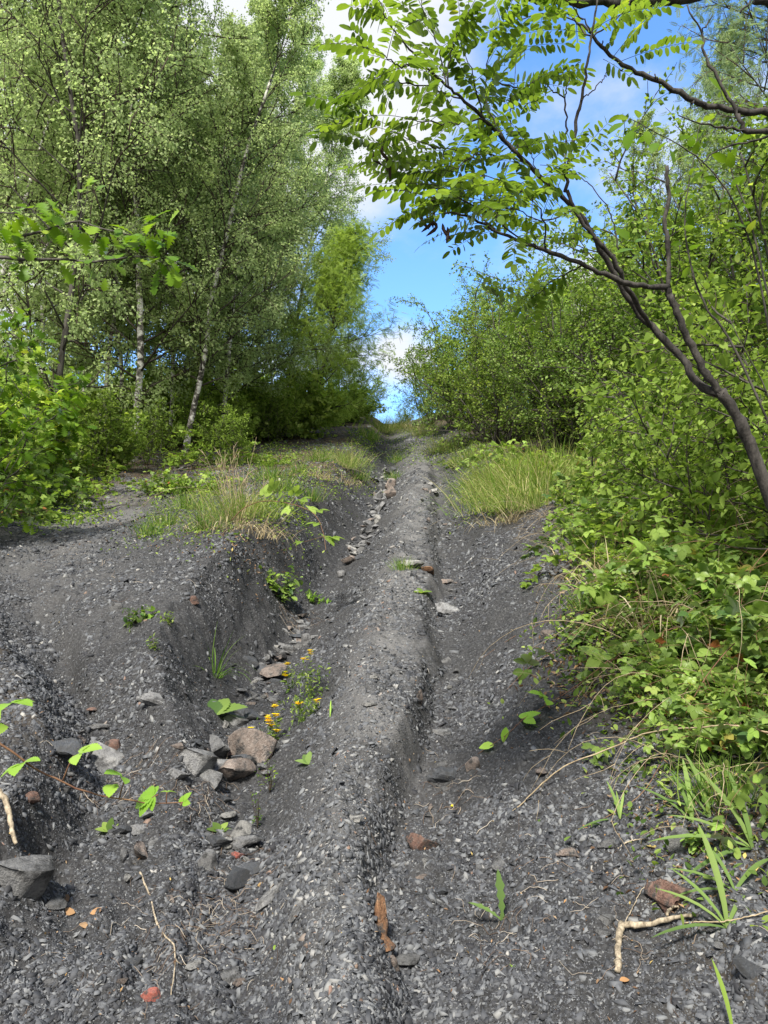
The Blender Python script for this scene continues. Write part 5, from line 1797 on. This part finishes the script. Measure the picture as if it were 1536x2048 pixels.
lb = np.array([-1.9, 1.55, gz(-1.9, 1.55)])
cane('bramble_shoot', [lb, lb + [.15, 0, .6]] + px([(-170, 1390, 1.6), (0, 1486, 1.62), (60, 1530, 1.64), (120, 1562, 1.66), (180, 1586, 1.68), (260, 1601, 1.7), (300, 1607, 1.72), (366, 1604, 1.74)]), .0030, .0012, 'cane',
     'red bramble shoot with lime leaves arching in from the left edge', 'bramble', seed=5,
     leaves=[(28, 1408, 70, T_TRI, 1.6), (-12, 1450, 50, T_TRI, 1.6), (40, 1532, 66, T_TRI, 1.62), (165, 1506, 66, T_TRI, 1.64), (238, 1552, 54, T_TRI, 1.68), (222, 1576, 40, T_SERR, 1.68), (298, 1598, 62, T_PALM, 1.72), (334, 1584, 30, T_TRI, 1.74), (368, 1602, 30, T_TRI, 1.74)])
cane('long_cane', ground_line([(985, 1652, .004), (1030, 1618, .006), (1070, 1598, .03), (1130, 1578, .07), (1210, 1556, .11), (1300, 1548, .15), (1400, 1555, .18), (1480, 1572, .2), (1600, 1605, .2)]), .0022, .0034, 'dead_stem',
     'long pale bramble cane curving from the rut to the right edge', 'cane', seed=6, n=60)
for i, (pts, lv, lab) in enumerate([
        ([(955, 1512, .004), (1010, 1482, .02), (1050, 1455, .04), (1100, 1425, .05), (1170, 1385, .07), (1290, 1300, .1)], [(1088, 1396, 54, T_TRI, None), (1054, 1436, 44, T_TRI, None), (1010, 1474, 32, T_OVAL, None), (977, 1492, 30, T_OVAL, None)], 'thin trailing bramble shoot with a bright leaf at mid-slope'),
        ([(1010, 1385, .004), (1062, 1342, .03), (1110, 1318, .05), (1170, 1290, .08), (1290, 1240, .14)], [(1155, 1276, 60, T_TRI, None), (1090, 1306, 40, T_TRI, None), (1054, 1324, 44, T_TRI, None), (1046, 1346, 34, T_TRI, None)], 'thin bramble shoot ending in small grey-green leaves on the shale'),
        ([(965, 1322, .003), (1020, 1282, .01), (1090, 1252, .03), (1180, 1238, .05), (1260, 1232, .08), (1400, 1220, .15)], [], 'thin straight bramble stem creeping to the right rut'),
        ([(1200, 1356, .03), (1250, 1330, .07), (1330, 1284, .14), (1440, 1248, .22), (1560, 1230, .3)], [(1195, 1316, 60, T_TRI, None), (1250, 1312, 70, T_TRI, None), (1300, 1280, 60, T_TRI, None), (1190, 1364, 60, T_TRI, None), (1240, 1352, 70, T_TRI, None), (1330, 1240, 80, T_TRI, None)], 'red bramble cane with dark leaves hanging over the shale'),
        ([(1205, 1640, .003), (1290, 1600, .02), (1350, 1520, .1), (1420, 1450, .2), (1500, 1400, .3)], [(1400, 1470, 56, T_OVAL, None), (1440, 1452, 66, T_OVAL, None), (1466, 1476, 66, T_OVAL, None), (1490, 1500, 60, T_OVAL, None), (1430, 1500, 60, T_OVAL, None), (1520, 1440, 66, T_OVAL, None)], 'stem with glossy light oval leaves above the long pale cane'),
        ([(1480, 1380, .1), (1490, 1340, .3), (1510, 1310, .4), (1560, 1290, .5)], [(1490, 1302, 120, T_TRI, None), (1520, 1300, 110, T_TRI, None), (1480, 1275, 70, T_TRI, None), (1530, 1345, 90, T_TRI, None)], 'lime young bramble tip at the right edge'),
        ([(1420, 1345, .1), (1380, 1340, .2), (1330, 1345, .2)], [(1310, 1345, 60, T_OVAL, None), (1295, 1350, 60, T_OVAL, None), (1325, 1330, 60, T_OVAL, None), (1300, 1380, 60, T_OVAL, None)], 'short shoot with round leaves beside the grass blades'),
        ([(1180, 1155, .01), (1185, 1190, .01), (1210, 1230, .02), (1150, 1235, .01), (1130, 1242, .01)], [], 'pale dead twig below the light tuft'),
        ([(1440, 1360, .1), (1350, 1400, .05), (1290, 1450, .02), (1240, 1490, .005)], [], 'thin grey stem slanting down to the lower shale'),
]):
    cane('bramble_shoot', ground_line(pts)[::-1], .0026, .0012, 'cane' if i != 7 else 'dead_stem', lab, 'bramble', lv, 'leaf_lime' if i in (0, 4, 5) else 'leaf_bramble', 30 + i, group='single bramble shoots over the shale')
cane('bramble_shoot', px([(462, 1042, 7.9), (490, 1015, 7.8), (530, 1002, 7.6), (590, 1010, 7.4), (630, 1030, 7.2), (646, 1065, 7.0), (652, 1100, 6.9)]), .005, .002, 'cane', 'bramble arching from the left bank grass down into the gully', 'bramble',
     [(605, 1000, 34, T_TRI, 7.4), (622, 1018, 34, T_TRI, 7.3), (640, 1022, 30, T_TRI, 7.2), (632, 1048, 34, T_TRI, 7.1), (655, 1078, 44, T_TRI, 7.0), (668, 1076, 36, T_TRI, 7.0), (560, 990, 34, T_TRI, 7.5), (545, 975, 34, T_TRI, 7.5), (590, 985, 30, T_TRI, 7.4), (600, 1085, 24, T_TRI, 7.0), (530, 985, 30, T_TRI, 7.6), (575, 1020, 26, T_TRI, 7.4)], 'leaf_fresh', 44)


def stick(name, line, r0, r1, mat, label, cat, forks=(), seed=0, n=30, k=8, bend=.0012):
    base = np.array(line[0])
    mb = MB()
    P, rad = knobbly(spline(line, n), r0, r1, seed, .10, bend)
    mb.tubes(P - base, rad[None], k, 0, .5)
    for f, a, b in forks:
        Q, rd = knobbly(spline(f, 14), a, b, seed + 1, .10, bend)
        mb.tubes(Q - base, rd[None], k, 0, .5)
    o = mb.build(name, M[mat], smooth=True)
    o.location = base
    return tag(o, label, cat)


stick('dry_stick', ground_line([(280, 1760, .012), (298, 1800, .008), (312, 1842, .01), (330, 1882, .009), (346, 1905, .012), (350, 1930, .008), (348, 1958, .008), (341, 1992, .006)]), .0040, .0016, 'wood_pale', 'bleached thin stick lying down the left foreground', 'stick',
      [(ground_line([(349, 1932, .008), (356, 1944, .01), (364, 1948, .008)]), .0022, .001)], 3)
stick('forked_branch', ground_line([(1239, 1962, .012), (1236, 1925, .014), (1239, 1885, .016), (1243, 1856, .02)]), .0085, .010, 'wood_pale', 'weathered forked branch lying on the shale at the lower right', 'branch',
      [(ground_line([(1243, 1858, .02), (1265, 1864, .022), (1300, 1862, .024), (1345, 1857, .022), (1385, 1848, .02)]), .0105, .005), (ground_line([(1335, 1856, .03), (1345, 1838, .03), (1358, 1836, .02)]), .005, .003)], 4, 16, 10, .002)
stick('thin_twig', ground_line([(1246, 1848, .008), (1270, 1818, .012), (1290, 1800, .016), (1325, 1772, .012)]), .0016, .0008, 'wood_pale', 'thin pale twig above the forked branch', 'twig', seed=6)
stick('thin_twig', ground_line([(1370, 1852, .004), (1460, 1870, .02), (1560, 1835, .03)]), .0022, .0016, 'dead_stem', 'pale straight twig under the large weed at the right edge', 'twig', seed=7)
stick('driftwood_root', ground_line([(-20, 1620, .10), (8, 1650, .06), (22, 1690, .04), (30, 1712, .02)]), .012, .007, 'wood_pale', 'old pale root poking in at the left edge above the boulder', 'root', seed=8)
stick('fallen_branch', ground_line([(142, 940, .05), (175, 937, .08), (210, 930, .06)]), .05, .035, 'bark', 'short grey log at the edge of the wood on the left', 'log', seed=9, bend=.01)
stick('bare_root', ground_line([(262, 1050, .02), (290, 1036, .03), (328, 1028, .02)]), .012, .006, 'bark', 'bare root crossing the worn side path', 'root', seed=10)
stick('bare_root', ground_line([(215, 1020, .02), (245, 1014, .02), (275, 1015, .02)]), .010, .004, 'bark', 'thin root on the side path above the bare one', 'root', seed=12)
stick('thin_twig', ground_line([(452, 1478, .03), (462, 1500, .05), (452, 1535, .03)]), .0018, .001, 'wood_pale', 'thin white twig standing over the stone pile', 'twig', seed=11)
stick('thin_twig', ground_line([(390, 1884, .004), (405, 1850, .006), (412, 1820, .004)]), .0014, .001, 'wood_pale', 'thin pale twig right of the bleached stick', 'twig', seed=13)
stick('thin_twig', ground_line([(1235, 1700, .004), (1262, 1692, .01), (1290, 1686, .004)]), .0026, .002, 'wood_pale', 'short grey twig left of the crimson leaf', 'twig', seed=14)


def root_fibres():
    r = np.random.default_rng(15)
    mb = MB()
    zones = [(440, 1850, 70, 55, 90), (230, 1560, 110, 60, 70), (610, 1245, 30, 18, 60), (480, 1760, 60, 60, 50), (400, 1590, 60, 30, 40), (1000, 1880, 40, 40, 30), (900, 1580, 40, 60, 30), (300, 1900, 200, 100, 60), (1380, 1500, 120, 120, 80), (1260, 1230, 110, 70, 70), (200, 1100, 120, 90, 60), (1150, 1800, 300, 150, 60)]
    for (u, v, du, dv, n) in zones:
        for _ in range(n):
            p = hit(u + r.normal(0, du * .6), v + r.normal(0, dv * .6))
            L = r.uniform(.03, .11) * (1 + .12 * p[1])
            a = r.uniform(0, 6.28)
            m = 7
            q = [p[:2]]
            for k in range(m - 1):
                a += r.normal(0, .45)
                q.append(q[-1] + L / m * np.array([math.cos(a), math.sin(a)]))
            q = np.array(q)
            z = G(q[:, 0], q[:, 1]) + .004 + r.uniform(0, .012) * np.sin(np.linspace(0, 3.1, m))
            mb.tubes(np.column_stack([q, z]), np.full((1, m), r.uniform(.0004, .0011) * (1 + .08 * p[1])), 4, 0, r.random())
    o = mb.build('root_fibres', surf_mat('fine_roots', lambda t: ramp(t, attr(t), [(0, (.06, .04, .03)), (.6, (.16, .12, .09)), (1, (.42, .37, .30))]), .9))
    tag(o, 'fine dry roots and fibres lying on the shale', 'roots', kind='stuff')


root_fibres()


# rosettes of long leaves
T_BLADE = outline([0, .1, .25, .45, .65, .82, .93, 1], [.018, .024, .031, .038, .040, .031, .016, 0], .4, .5)
T_BLADE_S = outline([0, .1, .2, .3, .4, .5, .6, .7, .8, .9, 1], [.02, .05, .03, .08, .04, .10, .06, .11, .06, .05, 0], .3, .35)


def rosette(u, v, spec, mat, label, tmpl=T_BLADE, seed=0, cat='weed', name='weed'):
    """spec: (heading degrees, elevation degrees, length px)"""
    r = np.random.default_rng(seed)
    p = hit(u, v)
    root = empty(name, p)
    dist = np.linalg.norm(p - EYE)
    for (az, el, w) in spec:
        a, e = R(az), R(el)
        d = np.array([math.cos(a) * math.cos(e), math.sin(a) * math.cos(e), math.sin(e)])
        cb = MB()
        place_leaf(cb, [0, 0, 0], d, np.array([-math.cos(a) * math.sin(e), -math.sin(a) * math.sin(e) - .35, math.cos(e) + .2]), w / FPX * dist, tmpl, 0, r.uniform(.1, .8))
        cb.build('leaf', M[mat], root, smooth=True)
    return tag(root, label, cat)


rosette(1240, 1642, [(100, 75, 70), (60, 60, 60), (185, 12, 70), (80, 80, 50)], 'leaf_dark', 'plantain with one leaf lying flat to the left', seed=1)
rosette(1385, 1650, [(140, 50, 105), (100, 75, 90), (75, 80, 110), (60, 60, 70)], 'leaf_dark', 'plantain with four upright leaves left of the right-edge weeds', seed=2)
rosette(1005, 1845, [(92, 82, 80), (165, 40, 62)], 'leaf_dark', 'weed with one tall toothed leaf standing alone in the lower right', T_BLADE_S, 3)
rosette(1455, 1868, [(95, 86, 150), (130, 60, 110), (150, 45, 110), (175, 14, 110), (40, 45, 100), (15, 30, 100), (0, 10, 130), (70, 60, 90)], 'leaf_dark', 'largest rosette of long narrow leaves at the right edge', seed=4)
rosette(1505, 1700, [(120, 70, 150), (150, 40, 130), (170, 25, 150), (90, 80, 130), (200, 10, 120), (40, 50, 120), (0, 20, 100)], 'leaf_dark', 'broad-bladed weed at the right edge above the largest rosette', seed=5)
rosette(1470, 1790, [(150, 35, 100), (100, 60, 90), (30, 40, 120), (170, 15, 90)], 'leaf_dark', 'narrow-bladed weed between the two big right-edge weeds', seed=6)
rosette(1466, 2075, [(95, 84, 95)], 'leaf_fresh', 'single pale green blade at the bottom edge', seed=7)
rosette(842, 1184, [(20, 20, 26), (75, 30, 26), (140, 20, 26), (200, 15, 24), (270, 15, 24), (330, 15, 24), (110, 45, 20)], 'leaf_hedge', 'small flat rosette on the ridge below the flat slabs', T_OVAL, 8)
rosette(618, 1530, [(60, 40, 30), (120, 40, 30), (180, 25, 28), (0, 25, 30), (90, 60, 28)], 'leaf_dark', 'small dark rosette on the left flank of the ridge', T_OVAL, 9)
rosette(660, 1440, [(90, 80, 34), (80, 70, 26)], 'leaf_lime', 'tiny upright shoot on the ridge right of the yellow flowers', T_BLADE, 10)
rosette(432, 1425, [(160, 20, 60), (10, 25, 60), (70, 45, 50), (120, 55, 40), (200, 10, 50)], 'leaf_bramble', 'young plant with soft round leaves left of the flowers', T_SERR, 11)
rosette(440, 1665, [(140, 40, 26), (60, 40, 24), (180, 20, 26), (0, 20, 22)], 'leaf_hedge', 'small green seedling between the lower stones', T_OVAL, 12)
rosette(218, 1665, [(140, 40, 26), (60, 40, 26), (180, 20, 26), (0, 20, 26), (90, 70, 24)], 'leaf_hedge', 'small green seedling beside the bluish stone in the channel', T_OVAL, 13)
rosette(1185, 1200, [(100, 60, 70), (130, 50, 80), (60, 50, 60), (30, 60, 50)], 'leaf_lime', 'light green weed with curled leaves at the bend of the thicket', T_BLADE, 14)
rosette(1420, 1640, [(100, 80, 110), (70, 60, 90), (130, 60, 100), (160, 40, 90)], 'leaf_dark', 'tall-bladed weed under the right end of the long cane', seed=15)


def fuzzy_plant(u, v, wpx, hpx, n, leaf_px, mat, label, tmpl=T_OVAL, seed=0, name='small_plant', cat='plant', stems=7):
    r = np.random.default_rng(seed)
    p = hit(u, v)
    dist = np.linalg.norm(p - EYE)
    k = dist / FPX
    root = empty(name, p)
    d = np.stack([r.normal(0, wpx * k * .5, stems), r.normal(0, wpx * k * .4, stems), np.full(stems, hpx * k)], 1)
    P = curves(np.zeros((stems, 3)), d, hpx * k * r.uniform(.6, 1.3, stems), 7, -.5, .12, r)
    mb, cb = MB(), MB()
    mb.tubes(P, np.linspace(.0018, .0008, 7)[None] * np.full((stems, 1), max(1, dist / 5)), 4)
    idx = r.integers(0, stems, n)
    lp, lT = along(P, idx, r.uniform(.1, 1, n))
    lp = lp + r.normal(0, leaf_px * k * .4, (n, 3))
    X, Y, Z = leaf_frames(lT, r, .8, 1.2, .0, .4)
    cb.stamp(tmpl, lp, X, Y, Z, leaf_px * k * r.uniform(.6, 1.2, n), 0, r.random(n))
    mb.build('stem', M['twig'], root)
    cb.build('foliage', M[mat], root)
    return tag(root, label, cat)


fuzzy_plant(565, 1205, 60, 60, 110, 17, 'leaf_bramble', 'leafy plant hanging on the left wall of the gully', seed=1, stems=9)
fuzzy_plant(540, 1175, 30, 30, 50, 15, 'leaf_fresh', 'small plant above the leafy one on the gully wall', seed=2)
fuzzy_plant(628, 1205, 50, 24, 90, 14, 'leaf_lime', 'yellow-green seedling where the gully narrows', T_SLIM, 3)
fuzzy_plant(270, 1250, 40, 26, 60, 14, 'leaf_bramble', 'round-leaved plant on the left slope next to a pinkish stone', seed=4)
fuzzy_plant(335, 1250, 30, 20, 50, 9, 'leaf_hedge', 'feathery little plant right of the round-leaved one', T_SLIM, 5)
fuzzy_plant(300, 1235, 24, 20, 24, 12, 'leaf_lime', 'pale seedling between the two little left slope plants', seed=6)
fuzzy_plant(310, 1300, 24, 24, 40, 9, 'leaf_hedge', 'tiny weed under the round-leaved plant', T_SLIM, 7)
fuzzy_plant(1410, 1700, 60, 30, 90, 14, 'leaf_bramble', 'low small-leaved weed among the right-edge rosettes', seed=8)
fuzzy_plant(540, 1590, 20, 60, 60, 8, 'leaf_oak', 'thin yellowish weed on the ridge flank beside the stone pile', T_SLIM, 9)
fuzzy_plant(515, 1660, 16, 60, 40, 8, 'leaf_oak', 'thin yellowish weed hanging below the stone pile', T_SLIM, 10)


def flowers(tips, foot, leafy_at, label, seed):
    r = np.random.default_rng(seed)
    p = hit(*foot)
    root = empty('yellow_flower', p)
    mb, cb, fb = MB(), MB(), None
    k = np.linalg.norm(p - EYE) / FPX
    for (u, v) in tips:
        q = at(u, v, p[1] - .02) - p
        st = spline([[r.normal(0, .01), r.normal(0, .01), -.01], q * .5 + [r.normal(0, .012), 0, 0], q], 12)
        mb.tubes(st, np.linspace(.0011, .0008, 12)[None], 5)
        n = 9
        lp, lT = along(st[None], np.zeros(n, int), r.uniform(.1, .92, n))
        X, Y, Z = leaf_frames(lT, r, .8, 1.0, 0, .4)
        cb.stamp(T_SLIM, lp, X, Y, Z, 12 * k * r.uniform(.6, 1.2, n), 0, r.random(n))
        fb = MB()
        for j in range(7):
            o = r.normal(0, 2.2 * k, 3)
            n2 = 6
            a = np.arange(n2) * 2 * math.pi / n2
            Y = unit(np.stack([np.cos(a), np.sin(a), np.full(n2, .35)], 1))
            Z = unit(np.array([[0, 0, 1.0]]) - Y * Y[:, 2:3])
            fb.stamp(T_LEAFLET, np.repeat([q + o], n2, 0), np.cross(Y, Z), Y, Z, 6.0 * k, 0, r.random(n2))
        fb.build('blossom', M['petal'], root)
    for (u, v, n, s) in leafy_at:
        q = at(u, v, p[1]) - p
        lp = q + r.normal(0, s * k, (n, 3)) * [1, .5, .8]
        X, Y, Z = leaf_frames(unit(r.normal(size=(n, 3))), r, .5, 1.2, 0, .5)
        cb.stamp(T_SLIM, lp, X, Y, Z, 11 * k * r.uniform(.6, 1.2, n), 0, r.random(n))
        for _ in range(6):
            mb.tubes(spline([[0, 0, 0], q * .5 + r.normal(0, .01, 3), q + r.normal(0, s * k * .6, 3)], 8), np.full((1, 8), .0008), 4)
    mb.build('stem', M['leaf_hedge'], root)
    cb.build('foliage', M['leaf_hedge'], root)
    tag(root, label, 'flower', 'yellow flowers beside the left gully')


flowers([(620, 1303), (608, 1318)], (622, 1400), [(620, 1345, 60, 22), (628, 1375, 60, 18)], 'tall thin plant with a lone yellow flower at its top, on the ridge flank', 1)
flowers([(575, 1328), (571, 1350)], (580, 1385), [(590, 1350, 20, 12)], 'two yellow flower heads over the brownish block in the gully', 2)
flowers([(632, 1402), (597, 1407)], (600, 1445), [(600, 1410, 110, 20), (615, 1425, 70, 16)], 'bushy feathery plant with a yellow flower on either side', 3)
flowers([(549, 1413), (551, 1431), (540, 1441), (543, 1450), (553, 1460), (535, 1436)], (548, 1490), [(550, 1465, 40, 16)], 'densest cluster of yellow flowers above the upright block', 4)
flowers([(498, 1462), (502, 1458)], (520, 1475), [(520, 1466, 16, 10)], 'lowest yellow flower, next to the small orange stone', 5)


def single_leaf(u, v, wpx, az, mat, label, tmpl=T_OVAL, tint=.5, col=None):
    p = hit(u, v)
    k = np.linalg.norm(p - EYE) / FPX
    mb = MB()
    a = R(az)
    place_leaf(mb, [0, 0, .006], [math.cos(a), math.sin(a), .15], [.1, -.4, 1], wpx * k, tmpl, 0, tint)
    o = mb.build('fallen_leaf', M[mat], smooth=True)
    o.location = p
    return tag(o, label, 'leaf', 'single fallen leaves on the shale')


M['leaf_crimson'] = leaf_mat('crimson_leaf', [(0, (.30, .01, .03)), (1, (.45, .02, .05))], (1.2, .6, .6), .3)
single_leaf(1350, 1678, 44, 15, 'leaf_crimson', 'crimson narrow leaf by the right-edge weeds', T_LEAFLET)
single_leaf(905, 1615, 22, 110, 'petal', 'small bright yellow leaf in the right rut', T_LEAFLET)
single_leaf(515, 1782, 20, 30, 'litter', 'orange leaf below the dark rounded stone', T_OVAL, .93)
single_leaf(150, 1830, 34, 190, 'litter', 'curled orange leaf, left one of the foreground pair', T_OVAL, .85)
single_leaf(180, 1832, 30, 20, 'litter', 'orange leaf, right one of the foreground pair', T_OVAL, .88)
single_leaf(165, 1848, 24, -60, 'litter', 'brown leaf just below the orange foreground pair', T_OVAL, .8)
single_leaf(136, 1812, 36, 150, 'litter', 'dark brown leaf above the orange foreground pair', T_OVAL, .3)
single_leaf(547, 1912, 24, 60, 'leaf_lime', 'yellow-green leaf on the ridge foot in the foreground', T_OVAL, .9)
single_leaf(281, 1920, 16, 60, 'leaf_lime', 'tiny pale green leaf left of the bleached stick', T_OVAL, .9)
single_leaf(1025, 1940, 18, 80, 'leaf_lime', 'tiny green leaf left of the forked branch', T_OVAL, .6)
single_leaf(1240, 1975, 18, 10, 'litter', 'small orange chip-like leaf at the end of the forked branch', T_OVAL, .9)
single_leaf(1165, 1655, 26, 10, 'litter', 'small pink-brown leaf below the plantain', T_OVAL, .86)
single_leaf(1312, 1700, 24, 120, 'litter', 'yellow curled leaf right of the short grey twig', T_OVAL, .99)


def dead_stems():
    r = np.random.default_rng(88)
    p = hit(470, 1045)
    n = 16
    d = np.stack([r.normal(.05, .22, n), r.normal(0, .2, n), np.ones(n)], 1)
    P = curves(r.normal(0, .07, (n, 3)) * [1, 1, 0], d, r.uniform(.5, 1.0, n), 9, -.15, .06, r)
    mb = MB()
    mb.tubes(P, np.linspace(.0045, .0015, 9)[None] * np.ones((n, 1)), 5)
    q, dd, L2, idx, t = children(P, .7, 4, .3, 1, 35, 10, .35, .3, r)
    mb.tubes(curves(q, dd, L2, 5, 0, .12, r), np.linspace(.003, .0012, 5)[None] * np.ones((len(q), 1)), 4)
    o = mb.build('dry_stalk_clump', M['dead_stem'])
    o.location = p
    tag(o, 'reddish brown dead stalks standing in the large grass clump on the left bank', 'dead plant')


dead_stems()


def tangle(seed, n=16, L=.9):
    r = np.random.default_rng(seed)
    a = r.uniform(0, 6.28, n)
    d = np.stack([np.cos(a), np.sin(a), r.uniform(.2, 1.2, n)], 1)
    P = curves(r.normal(0, .15, (n, 3)) * [1, 1, 0], d, L * r.uniform(.5, 1.2, n), 12, -1.8, .09, r)
    mb = MB()
    mb.tubes(P, np.linspace(1, .4, 12)[None] * r.uniform(.0014, .003, n)[:, None], 5)
    q, dd, L2, idx, t = children(P, L, 3, .2, 1, 50, 15, .3, .3, r)
    mb.tubes(curves(q, dd, L2, 5, -.3, .15, r), np.linspace(.0014, .0007, 5)[None] * np.ones((len(q), 1)), 4)
    return mb.build('dead_bramble', M['dead_stem'])


TG = [tangle(301), tangle(302, 12, 1.2)]
for i, (u, v, s_, lab) in enumerate([(1240, 1190, .8, 'dry bramble tangle over the litter at the thicket edge'), (1320, 1280, .9, 'dry canes tangled between the lower right brambles'), (1180, 1100, .9, 'dry canes at the bend of the right thicket'),
                                     (1420, 1420, .8, 'dry tangle beneath the glossy oval leaves'), (1480, 1560, .7, 'dry tangle under the right end of the long cane'), (1380, 1130, 1.1, 'dry canes below the robinia trunk'),
                                     (1100, 1040, .8, 'dry canes behind the tall grass'), (440, 1000, .9, 'dry canes beside the large clump on the left bank'), (200, 985, .9, 'dry canes where the side path meets the wood'), (640, 940, .8, 'dry canes on the far left bank'), (1500, 1250, 1.2, 'dry canes at the foot of the robinia')]):
    place(TG[i % 2], u, v, s=s_, rz=i * 1.3, label=lab, cat='dead bramble', group='dry bramble tangles')
